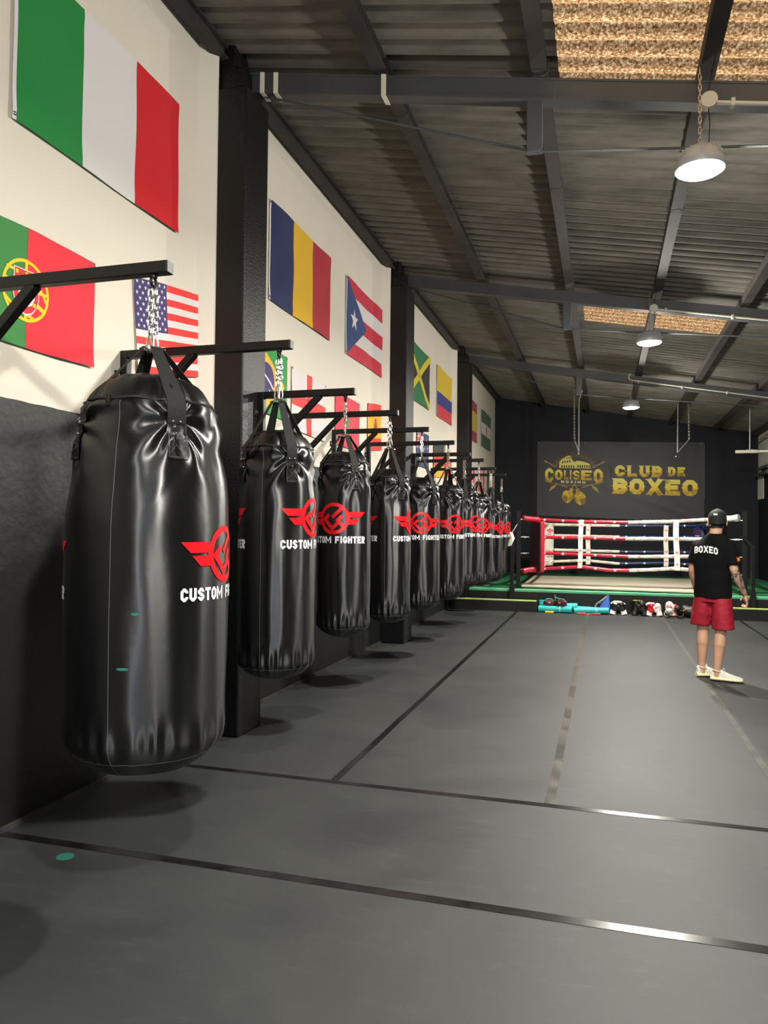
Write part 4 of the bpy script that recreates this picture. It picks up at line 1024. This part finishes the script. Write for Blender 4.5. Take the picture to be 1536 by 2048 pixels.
# ================================================================== things hanging from the roof
def hanger(x, y, zb, label, pts_list, tip):
    t = thing('rope_hanger', label, 'hanger', (x, y, zb), 0, 'grey hangers over the ring')
    for nm, pts, r in pts_list:
        b = MB(); b.tube(pts, r, 8)
        if nm == 'twisted_chain':
            L_ = (Vector(pts[0]) - Vector(pts[1])).length; k = int(L_ / .034)
            for i in range(k): link(b, Vector(pts[0]).lerp(Vector(pts[1]), (i + .5) / k), .024, .014, .005, i % 2)
        b.build(nm, STEEL if nm == 'twisted_chain' else mat('grey_rod', '8b8c8c', .4, metal=.6), t)
    b = MB(); b.ell(tip, (.02, .02, .03)); b.build('snap_hook', STEEL, t)
zr = roofz(-.55) - .13
hanger(-.54, 17, 3.24, 'left grey rod and chain hanger above the ring', [('rod', [(0, 0, 0), (0, 0, 1.08), (.01, 0, 1.2), (.04, 0, 1.27), (.08, 0, zr - 3.24)], .014), ('twisted_chain', [(-.1, 0, zr - 3.24), (-.09, 0, .27)], .006), ('link_rod', [(-.09, 0, .27), (-.07, 0, .22), (0, 0, .02)], .01)], (0, 0, -.02))
zr = roofz(1.6) - .13
hanger(1.49, 17, 3.20, 'right grey rod and chain hanger above the ring', [('rod', [(0, 0, 0), (.01, 0, zr - 3.2)], .012), ('twisted_chain', [(.22, 0, zr - 3.22), (.23, 0, .28)], .006), ('link_rod', [(.23, 0, .28), (.17, 0, .2), (0, 0, .0)], .009)], (-.03, 0, -.08))
zr = roofz(2.9)
t = thing('strip_light', 'unlit white strip light on a thin rod at the right edge over the ring', 'lamp', (2.62, 17, 3.16))
b = MB(); b.box((0, -.05, 0), (.42, .05, .065)); b.build('gear_box', mat('cream_enamel', 'c9c2b0', .5), t, smooth=False, bevel=.006)
b = MB(); b.box((.425, -.045, .01), (.98, .045, .055)); b.build('diffuser', mat('milky_plastic', 'd6d2c4', .4), t, smooth=False, bevel=.006)
b = MB(); b.tube([(.27, 0, .06), (.275, 0, zr - 3.19)], .012, 8); b.box((.2, -.03, .065), (.35, .03, .078)); b.build('rod', mat('grey_rod', '8b8c8c', .4, metal=.6), t)
# bracket bar and cable on the right wall
t = thing('wall_bar', 'dark grey tube bracket crossing the white part of the right wall', 'bar', (XR, 19.2, 2.98))
b = MB(); b.tube([(-.12, 1.05, -.08), (-.12, -.6, -.08)], .05, 10); b.tube([(-.12, .55, .05), (-.12, -.6, .05)], .04, 10); b.build('tube', mat('dark_grey_tube', '474b48', .5), t)
b = MB(); b.box((-.12, .1, -.14), (0, .16, .1)); b.box((-.12, -.5, -.14), (0, -.44, .1)); b.build('mount', BLACKSTEEL, t, smooth=False)
t = MB(); t.tube([(XR - .02, 20.38, 3.72), (XR - .02, 17.5, 3.76)], .014, 6); t.tube([(XR - .02, 20.1, 3.79), (XR - .02, 17.5, 3.83)], .008, 6)
tag(t.build('wall_cable', mat('grey_rod', '8b8c8c', .4, metal=.6)), 'grey cable running along the top of the right wall', 'cable')

# ================================================================== gear on the floor before the platform
TEAL = mat('teal_foam', '27b7b4', .5, bump=.15, bscale=30)
def roll(p, q_, r, label):
    p = Vector(p); q_ = Vector(q_); t = thing('foam_roller', label, 'foam roller', p, 0, 'teal foam rollers before the platform'); d = q_ - p
    b = MB(); n = 20; b.tube([d * (.005), d * .012, d * .988, d * .995], [r * .93, r, r, r * .93], n); b.build('body', TEAL, t)
    b = MB(); b.tube([-d * .001, d * 1.001], r * .45, 12); b.build('core', mat('dark_teal', '12615f', .6), t)
    b = MB(); b.tube([d * .62, d * .67], r * 1.012, n); b.build('printed_band', mat('pale_teal', '7fd8d2', .5), t)
    return t
roll((-1.17, 14.27, .062), (-.56, 14.25, .062), .06, 'teal foam roller lying at the left end, under the dark red mitts')
roll((-.53, 14.25, .05), (.09, 14.26, .075), .055, 'teal foam roller lying beside the blue plastic scoop')
roll((-.80, 14.37, .11), (-.47, 14.40, .115), .06, 'short teal foam roller behind the others at the middle of the row')
roll((-.50, 14.40, .075), (.06, 14.38, .06), .05, 'teal foam roller half hidden behind the roller next to the blue scoop')
roll((-1.12, 14.43, .07), (-1.12, 14.43, .21), .055, 'short teal foam roller standing upright at the left end of the row')
def mitt(x, y, z, a, label):
    t = thing('focus_mitt', label, 'focus mitt', (x, y, z), a, 'dark red mitts on the teal rollers')
    b = MB(); b.box((-.085, -.062, -.045), (.085, .062, .04)); b.ell((0, 0, .0), (.11, .075, .055)); o = link_mesh('pad', remeshed(b, .008, 4), mat('dark_red_leather', '531020', .55), t)
    b = MB(); b.box((-.022, -.083, -.004), (.022, -.066, .014)); b.build('palm_label', mat('pale_grey_print', 'b8b0ae', .5), t, bevel=.004)
    b = MB(); b.tube([(-.08, 0, .04), (-.03, 0, .075), (.05, 0, .07), (.09, 0, .03)], .009, 6); b.build('cuff_strap', mat('grey_teal_strap', '6aa6a2', .6), t)
mitt(-.98, 14.34, .172, .1, 'dark red focus mitt lying on the left teal roller')
mitt(-.75, 14.30, .178, -.5, 'dark red focus mitt right of its pair, nearest the short teal roller')
b = MB(); b.tube([(-.86, 14.33, .21), (-.87, 14.33, .27), (-.88, 14.33, .32), (-.85, 14.34, .27), (-.78, 14.34, .25), (-.7, 14.33, .24)], .008, 6); tag(b.build('elastic_strap', mat('grey_teal_strap', '6aa6a2', .6)), 'pale teal strap sticking up between the dark red mitts', 'strap')
b = MB(); b.box((-.12, -.025, 0), (.04, .025, .035)); o = b.build('yellow_block', mat('yellow_foam', 'e8c81c', .6), smooth=False, bevel=.01); o.location = (-.92, 14.14, .001); tag(o, 'small yellow foam block on the mat in front of the left roller', 'block')
k = MB(); k.box((.04, -.022, .003), (.07, .022, .032)); k.build('end_tip', DARKRUB, o, smooth=False, bevel=.005)
t = thing('jump_rope', 'coiled jump rope with red handles on the mat before the teal rollers', 'jump rope', (-.30, 14.12, .001))
pts = [(.17 * cos(a) * (1 - .02 * a) - .02, .05 * sin(a), .008 + .003 * (a / 6)) for a in [i * .35 for i in range(54)]]
b = MB(); b.tube(pts, .006, 6); b.build('cord', mat('red_cord', 'c02030', .4), t)
for x, y in ((-.16, .0), (.10, -.03)):
    b = MB(); b.tube([(x, y, .02), (x + .14, y + .01, .02)], [.013, .016], 10); b.build('handle', mat('red_plastic', 'c81f2c', .3), t)
t = thing('plastic_scoop', 'blue triangular plastic scoop standing behind the teal roller', 'scoop', (.0, 14.40, .012))
b = MB(); b.hexa([(-.14, -.06, .0), (.12, -.06, .0), (.12, .05, .0), (-.14, .05, .0)], [(.025, -.03, .30), (.10, -.03, .30), (.10, .02, .30), (.025, .02, .30)]); b.build('body', mat('blue_plastic', '2f62c4', .35), t, smooth=False, bevel=.02)
b = MB(); b.ell((.07, -.005, .305), (.03, .022, .03)); b.build('cap', mat('slate_plastic', '4c5a70', .5), t)
b = MB(); b.tube([(-.15, -.07, .12), (-.12, -.07, .18), (-.03, -.06, .24), (.05, -.03, .31)], .013, 8); b.tube([(-.15, -.07, .12), (-.13, -.075, .03)], .011, 8); b.build('strap', mat('pale_grey_webbing', '9a9a94', .7), t)
b = MB(); b.tube([(-.16, 14.36, .12), (-.13, 14.36, .18), (-.05, 14.37, .2), (-.02, 14.37, .15)], .006, 6); tag(b.build('wire_loop', mat('grey_rod', '8b8c8c', .4, metal=.6)), 'thin grey wire loop left of the blue scoop', 'wire')
# boxing gloves
GB = {}
def glove_mesh(flip):
    if flip in GB: return GB[flip]
    s = -1 if flip else 1; b = MB()
    b.ell((0, 0, .165), (.062, .055, .07)); b.ell((0, -.02, .19), (.058, .05, .055)); b.caps((0, .0, .07), (0, 0, .15), .045, .056); b.caps((s * .05, -.03, .10), (s * .062, -.045, .17), .024, .026)
    GB[flip] = remeshed(b, .007, 4, 'mitt'); return GB[flip]
def glove(x, y, rx, ry, rz, mm, cm, label, trim=RINGWHITE, flip=False, z=.002, s=1.0, panel=None):
    t = thing('boxing_glove', label, 'boxing glove', (x, y, z), 0, 'boxing gloves in a row before the platform'); t.rotation_euler = (rx, ry, rz); t.scale = (s, s, s)
    me = glove_mesh(flip).copy(); link_mesh('mitt', me, mm, t)
    n = 20; b = MB(); b.loft([[Vector((r * cos(2 * pi * j / n), r * .85 * sin(2 * pi * j / n), zz)) for j in range(n)] for zz, r in ((.012, .05), (.03, .053), (.08, .05), (.095, .046))]); b.build('cuff', cm, t)
    b = MB(); b.tube([(.049 * cos(2 * pi * j / n), .042 * sin(2 * pi * j / n), .012) for j in range(n)], .009, 8, closed=True); b.build('cuff_binding', trim, t)
    if panel:
        b = MB()
        if panel == 'mark':
            for k in range(4): b.box((-.03, -.060, .09 + .025 * k), (.03, -.052, .103 + .025 * k))
        else: b.ell((0, -.03, .20), (.045, .045, .03))
        b.build('printed_panel', mat('red_print', 'e4141f', .35) if panel == 'mark' else panel, t)
    return t
BL = mat('black_leather', '101010', .5); WLE = mat('white_leather', 'e8e4dc', .4); RLE = mat('red_leather', 'c01a2a', .35); GLE = mat('green_leather', '1d6a4a', .4); YP = mat('yellow_print', 'c9b84a', .5); GOLDL = mat('tan_trim', 'a58757', .5)
glove(0.15, 14.28, -.25, .25, 0, BL, WLE, 'black and white boxing glove next to the blue scoop', panel=WLE)
glove(0.36, 14.28, -.25, -.28, 0, BL, WLE, 'black and white boxing glove leaning left onto its partner', flip=True)
b = MB(); b.tube([(0.13, 14.33, .20), (0.19, 14.30, .235), (0.29, 14.30, .23), (0.37, 14.33, .195)], [.018, .024, .024, .016], 10); tag(b.build('white_wrap', WLE), 'white padded band arched over the black and white gloves', 'band')
glove(0.53, 14.30, -.2, .2, .1, BL, BL, 'black boxing glove with a dark cuff, left of the pair under a yellow marked band', trim=DARKRUB, s=1.1)
glove(0.71, 14.28, -.2, -.25, 0, BL, BL, 'black boxing glove with a dark cuff, right of the pair under a yellow marked band', trim=DARKRUB, flip=True, s=1.1)
b = MB(); b.tube([(0.47, 14.34, .20), (0.50, 14.31, .26), (0.60, 14.30, .265), (0.72, 14.31, .22)], [.016, .022, .024, .018], 10); o = b.build('black_band', BL); tag(o, 'black padded band with yellow marks over the all black gloves', 'band')
k = MB()
for x in (.53, .57, .61, .65): k.box((x - .012, 14.275, .262), (x + .012, 14.290, .285))
k.build('printed_mark', YP, o, smooth=False)
glove(0.77, 14.27, -.25, .3, 0, RLE, WLE, 'red boxing glove with a white cuff under the white and green band', trim=WLE)
glove(0.96, 14.26, -.3, -.2, 0, WLE, WLE, 'white boxing glove with a pink cuff stripe beside the green band', trim=mat('pink_print', 'd98a86', .5), flip=True)
b = MB(); b.tube([(0.71, 14.34, .18), (0.77, 14.31, .225), (0.87, 14.31, .22)], [.016, .026, .026], 10, 0); b.tube([(0.87, 14.31, .22), (0.94, 14.30, .19), (0.98, 14.31, .14)], [.026, .024, .018], 10, 1)
tag(b.build('striped_band', [WLE, GLE]), 'white and green padded band arched over the red glove', 'band')
glove(1.10, 14.33, -.15, .12, -.1, WLE, WLE, 'white boxing glove with red lettering standing upright', trim=BL, panel='mark', s=1.12)
glove(1.21, 14.32, -.2, .05, .2, RLE, WLE, 'red boxing glove tucked behind the white upright glove', trim=RLE, flip=True, s=.95)
glove(1.07, 14.215, .95, 0, .3, WLE, BL, 'white boxing glove lying flat with its cuff towards the camera', trim=WLE, s=.85, z=.05)
glove(1.30, 14.24, .8, 0, -.4, BL, BL, 'black boxing glove with a tan edged cuff lying by the man', trim=GOLDL, z=.05)
b = MB(); b.ell((0, 0, .1), (.19, .12, .10)); b.ell((.12, .0, .08), (.14, .11, .08)); b.ell((-.1, .03, .12), (.1, .1, .1))
o = link_mesh('gear_bag', remeshed(b, .014, 5), BL); o.location = (1.50, 14.34, .003); tag(o, 'soft black bag slumped at the right end of the gloves, behind the man', 'bag')
k = MB(); k.tube([(-.16, -.11, .12), (-.05, -.13, .19), (.1, -.1, .2)], .008, 6); k.build('piping', GOLDL, o)

# ================================================================== the man
PX0, PY0 = 1.085, 8.45
los = Vector((PX0, PY0, 0)).normalized(); er = Vector((los.y, -los.x, 0))
man = thing('person', 'man seen from behind in a black T-shirt, red shorts and dark cap', 'person', (PX0, PY0, 0))
def J(r, f, z): return er * r + los * f + Vector((0, 0, z))
by = radians(24)                                   # chest turned to the right of straight ahead
bx = er * cos(by) - los * sin(by); bf = los * cos(by) + er * sin(by)
def ellring(c, rx, rf, n=28, ax=bx, af=bf, p=2.4):
    out = []
    for i in range(n):
        a = 2 * pi * i / n; cc, ss = cos(a), sin(a)
        out.append(c + ax * rx * math.copysign(abs(cc) ** (2 / p), cc) + af * rf * math.copysign(abs(ss) ** (2 / p), ss))
    return out
RS, LS = J(.158, -.07, 1.375), J(-.142, .065, 1.385)
RE, RW = J(.205, -.10, 1.115), J(.300, -.02, .885)
LE_, LW = J(-.20, .12, 1.12), J(-.17, .26, .93)
RH, LH = J(.085, -.02, .88), J(-.085, .05, .88)
RK, LK = J(.075, -.045, .49), J(-.095, .085, .49)
RA, LA = J(.040, -.075, .09), J(-.105, .085, .09)
hd = J(.045, .02, 1.635)
b = MB()
# torso, neck, head
b.loft([ellring(J(0, 0, .86), .15, .11), ellring(J(0, 0, .95), .165, .12), ellring(J(0, 0, 1.08), .15, .105), ellring(J(0, 0, 1.25), .165, .11), ellring(J(0, 0, 1.34), .155, .09), ellring(J(.01, 0, 1.43), .08, .065)])
b.caps(J(.012, -.005, 1.40), J(.035, .005, 1.56), .066, .060)
b.ell(hd + Vector((0, 0, .025)), (.078, .097, .105), Matrix((er, los, Vector((0, 0, 1)))).transposed())
b.ell(hd + los * .03 + Vector((0, 0, -.055)), (.06, .075, .065), Matrix((er, los, Vector((0, 0, 1)))).transposed())
b.caps(hd + los * .085 + Vector((0, 0, .01)), hd + los * .108 + Vector((0, 0, -.025)), .012, .016)   # nose
b.caps(hd + los * .092 + er * .02 + Vector((0, 0, -.06)), hd + los * .092 - er * .02 + Vector((0, 0, -.06)), .01, .01)  # mouth
b.ell(hd + los * .075 + Vector((0, 0, -.10)), .03)   # chin
for s in (-1, 1):
    b.ell(hd + er * s * .085 - los * .005 + Vector((0, 0, -.02)), (.014, .022, .034), Matrix((er, los, Vector((0, 0, 1)))).transposed())
    b.ell(hd + los * .086 + er * s * .03 + Vector((0, 0, .015)), .014)
# arms
for Sh, El, Wr in ((RS, RE, RW), (LS, LE_, LW)):
    b.caps(Sh + (El - Sh) * .08, Sh.lerp(El, .5), .047, .048); b.caps(Sh.lerp(El, .5), El, .050, .041); b.caps(El, El.lerp(Wr, .35), .041, .043); b.caps(El.lerp(Wr, .35), Wr, .043, .027)
# legs
for Hp, Kn, An, sd in ((RH, RK, RA, 1), (LH, LK, LA, -1)):
    b.caps(Hp, Kn, .092, .056); b.caps(Kn, Kn.lerp(An, .32) - los * .012, .055, .060); b.caps(Kn.lerp(An, .32) - los * .012, An + Vector((0, 0, .03)), .058, .036); b.caps(An + Vector((0, 0, .03)), An - Vector((0, 0, .04)), .036, .038)
# hands: palm, four curled fingers and a thumb
for Wr, El, sg, inn, fwd in ((RW, RE, 1, -er, los), (LW, LE_, -1, er, los)):
    d = (Wr - El).normalized(); d = (d * .55 + Vector((0, 0, -1)) * .6 + er * .06).normalized(); side = d.cross(inn).normalized(); nrm = side.cross(d).normalized()
    if nrm.dot(inn) < 0: nrm = -nrm
    pc = Wr + d * .05
    M3 = Matrix((side, nrm, d)).transposed(); b.ell(pc, (.040, .019, .050), M3); b.caps(Wr, pc, .026, .024)
    for i, (o_, ln) in enumerate(((-.030, .036), (-.010, .041), (.010, .039), (.029, .031))):
        k0 = pc + side * o_ + d * .042; k1 = k0 + d * ln * .75 + nrm * ln * .35; k2 = k1 + nrm * ln * .75 + d * ln * .05; k3 = k2 - d * ln * .45 + nrm * ln * .2
        b.caps(k0, k1, .0105, .0098); b.caps(k1, k2, .0098, .009); b.caps(k2, k3, .009, .008)
    th = -1 if (side.dot(los) < 0) else 1
    t0 = pc + side * .032 * th - d * .02; t1 = t0 + side * .022 * th + nrm * .022 + d * .012; t2 = t1 + nrm * .030 + d * .018
    b.caps(t0, t1, .015, .0125); b.caps(t1, t2, .0125, .0095)
me = remeshed(b, .0055, 3, 'body')
body = link_mesh('body', me, [SKIN, TATTOO, HAIR], man)
for p in me.polygons:
    c = p.center; t = (c - RE).dot((RW - RE).normalized()); d = (c - (RE + (RW - RE).normalized() * t)).length
    if -.03 < t < (RW - RE).length + .01 and d < .075: p.material_index = 1
    q = c - hd
    if q.length < .135 and q.z > -.078 + max(0, q.dot(los) + .02) * 1.6 and abs(q.dot(er)) < .0835 and q.dot(los) < .05: p.material_index = 2
# T-shirt
b = MB()
b.loft([ellring(J(.0, -.0, .842), .182, .135), ellring(J(0, 0, .93), .183, .135), ellring(J(0, 0, 1.06), .176, .13), ellring(J(0, 0, 1.22), .184, .134), ellring(J(0, 0, 1.32), .190, .125), ellring(J(.005, 0, 1.38), .186, .105), ellring(J(.01, 0, 1.425), .155, .09), ellring(J(.02, 0, 1.462), .118, .082), ellring(J(.028, 0, 1.492), .088, .077), ellring(J(.032, 0, 1.508), .072, .074)])
for Sh, El in ((RS, RE), (LS, LE_)):
    d = (El - Sh).normalized(); a1 = d.cross(Vector((0, 1, 0))).normalized(); a2 = d.cross(a1)
    e = Sh + d * .195; inn = Sh - (Sh - J(0, 0, Sh.z)) * .25
    b.caps(inn + Vector((0, 0, -.012)), Sh + d * .02, .062, .066)
    b.loft([ellring(Sh + d * .01, .060, .062, 20, a1, a2, 2), ellring(Sh + d * .05, .067, .07, 20, a1, a2, 2), ellring(Sh + d * .1, .070, .072, 20, a1, a2, 2), ellring(e, .072, .074, 20, a1, a2, 2)])
sme = remeshed(b, .0075, 3, 'shirt')
for v in sme.vertices:
    c = v.co
    v.co = c + v.normal * (.011 * noise.noise(c * 8) + .006 * noise.noise(Vector((c.x * 16, c.y * 16, c.z * 5))))
shirt = link_mesh('t_shirt', sme, SHIRT, man)
def bvh_of(me): return BVHTree.FromPolygons([v.co.copy() for v in me.vertices], [tuple(p.vertices) for p in me.polygons])
def decal(name, polys, bvh, o, xd, yd, dr, m, parent, eps=.002, st=.012):
    def fn(x, y):
        s_ = o + xd * x + yd * y; hit = bvh.ray_cast(s_, dr)
        return (hit[0] - dr * eps) if hit[0] else s_ + dr * .5
    mb = MB(); mapped(mb, polys, fn, sx=st, sy=st); return mb.build(name, m, parent, angle=60)
bv = bvh_of(sme); up = Vector((0, 0, 1))
let = text('BOXEO', .224, .07, t=.21, gw=.7, gap=.11, wid={'X': .9})
def arc(q): 
    x = q.x - .111; return (x, q.y - .035 - x * x * 1.35 - .06 * (x + .1) * .5)
decal('shirt_lettering', [[arc(q) for q in p] for p in let], bv, J(-.065, -.6, 1.345), (er * 1.0), up, los, WHITEPRINT, shirt)
so = RS + (RE - RS).normalized() * .13; dr = (-er * .8 + los * .6).normalized(); xd = (er * .6 + los * .8)
decal('sleeve_flag_border', [rect(-.03, -.026, .03, .026)], bv, so - dr * .3, xd, up, dr, mat('dark_red_patch', '7c1d14', .7), shirt)
decal('sleeve_flag', [rect(-.024, -.014, .024, .014)], bv, so - dr * .3, xd, up, dr, mat('orange_yellow_patch', 'e59a3c', .7), shirt, .003)
# shorts
b = MB()
b.loft([ellring(J(0, .01, .80), .178, .125), ellring(J(0, .01, .88), .172, .122), ellring(J(0, .01, .92), .165, .12)])
for Hp, Kn, zb, o_ in ((RH, RK, .525, .012), (LH, LK, .55, -.008)):
    a = J(0, 0, 0); c0 = Hp.copy(); c0.z = .84; c1 = Hp.lerp(Kn, .5) + er * o_; c1.z = .68; c2 = Kn + er * o_ * 2.2; c2.z = zb
    b.loft([ellring(c2, .108, .115, 24, er, los, 2.2), ellring(c2.lerp(c1, .5), .106, .118, 24, er, los, 2.2), ellring(c1, .104, .125, 24, er, los, 2.2), ellring(c0, .098, .125, 24, er, los, 2.2)])
pme = remeshed(b, .008, 3, 'shorts')
for v in pme.vertices:
    c = v.co; v.co = c + v.normal * (.007 * noise.noise(Vector((c.x * 9, c.y * 9, c.z * 4))) + .003 * noise.noise(c * 26))
link_mesh('shorts', pme, SHORTS, man)
# cap
cm = MB(); M3 = Matrix((er, los, up)).transposed(); cc = hd + Vector((0, 0, .03)) - los * .004
n = 32; rings = []
for i in range(11):
    a = (pi / 2) * i / 10; rr, zz = cos(a), sin(a)
    rings.append([cc + M3 @ Vector((.090 * rr * cos(2 * pi * j / n), .109 * rr * sin(2 * pi * j / n), .098 * zz)) for j in range(n)])
low = [[cc + M3 @ Vector((.089 * cos(2 * pi * j / n), .108 * sin(2 * pi * j / n), -.045 - .018 * max(0, -sin(2 * pi * j / n)))) for j in range(n)]]
cm.loft(low + rings); capo = cm.build('cap', CAPM, man, angle=70)
v_ = MB(); v_.loft([[cc + M3 @ Vector((x, .095 + .075 * (1 - (x / .085) ** 2) * k, -.03 + zo - .012 * k)) for x in [-.085 + .17 * i / 12 for i in range(13)]] for k, zo in ((0, .003), (1, .003), (1, -.003), (0, -.003))], cap=False); v_.build('visor', CAPM, capo)
cb = cm.mesh('t', CAPM); bc = bvh_of(cb)
decal('cap_logo', [rect(-.019, -.009, -.004, .009), rect(-.002, -.009, .006, .009), rect(.008, -.009, .019, .009), rect(-.004, -.002, .008, .003)], bc, cc - los * .4 + up * .038 - er * .018, er, up, los, WHITEPRINT, capo, .0015)
bu = MB(); bu.ell(cc + Vector((0, 0, .098)), (.01, .01, .006)); bu.build('button', CAPM, capo)
for k in range(6):
    a = pi / 6 + k * pi / 3; s_ = MB(); s_.tube([cc + M3 @ Vector((.0905 * cos(t) * cos(a), .1095 * cos(t) * sin(a), .0985 * sin(t))) for t in [pi / 2 * i / 12 for i in range(12)]], .0012, 5); s_.build('seam', CAPM, capo)
# shoes
def shoe(An, d, label):
    d = d.normalized(); s_ = Vector((-d.y, d.x, 0)); h = An - d * .055; h = Vector((h.x, h.y, 0))
    st = [(0, .028, .115), (.03, .037, .122), (.08, .039, .118), (.12, .041, .105), (.17, .046, .083), (.22, .047, .068), (.27, .039, .056), (.297, .018, .044)]
    b = MB(); rings = []
    for x, w, hh in st:
        rings.append([h + d * x + s_ * w * cos(a) * (1 if sin(a) < 0 else .86 - .14 * sin(a)) + Vector((0, 0, .018 + (hh - .018) * max(0, sin(a)) ** .8 if sin(a) > 0 else .018 + .004 * sin(a))) for a in [2 * pi * i / 20 for i in range(20)]])
    b.loft(rings); o = b.build('shoe', SHOE, man, angle=70)
    b = MB(); so_ = [[h + d * (x * 1.02 - .006) + s_ * (w + .006) * cos(a) + Vector((0, 0, .022 + .018 * sin(a) + (.012 if x < .1 else 0) * max(0, sin(a)))) for a in [2 * pi * i / 16 for i in range(16)]] for x, w, hh in st]
    b.loft(so_); b.build('sole', SOLE, o, angle=60)
    b = MB(); b.loft([[h + d * (x * 1.0 - .002) + s_ * (w + .002) * cos(a) + Vector((0, 0, .0045 + .003 * sin(a))) for a in [2 * pi * i / 12 for i in range(12)]] for x, w, hh in st]); b.build('outsole', DARKRUB, o)
    b = MB()
    for k in range(4):
        x = .115 + .022 * k; z = .092 - .012 * k; b.tube([h + d * x + s_ * .028 + Vector((0, 0, z - .012)), h + d * (x + .004) + Vector((0, 0, z)), h + d * x - s_ * .028 + Vector((0, 0, z - .012))], .003, 5)
    b.tube([h + d * .10 + Vector((0, 0, .1)), h + d * .115 + s_ * .02 + Vector((0, 0, .13)), h + d * .13 + s_ * .025 + Vector((0, 0, .105))], .0028, 5); b.build('laces', WHITEPRINT, o)
    b = MB(); b.tube([An + Vector((.041 * cos(a), .041 * sin(a), .012 + .006 * sin(2 * a))) for a in [2 * pi * i / 16 for i in range(16)]], .007, 6, closed=True); b.build('collar', SHOE, o)
shoe(RA, er * .98 - los * .10, 'right'); shoe(LA, er * .88 + los * .48, 'left')
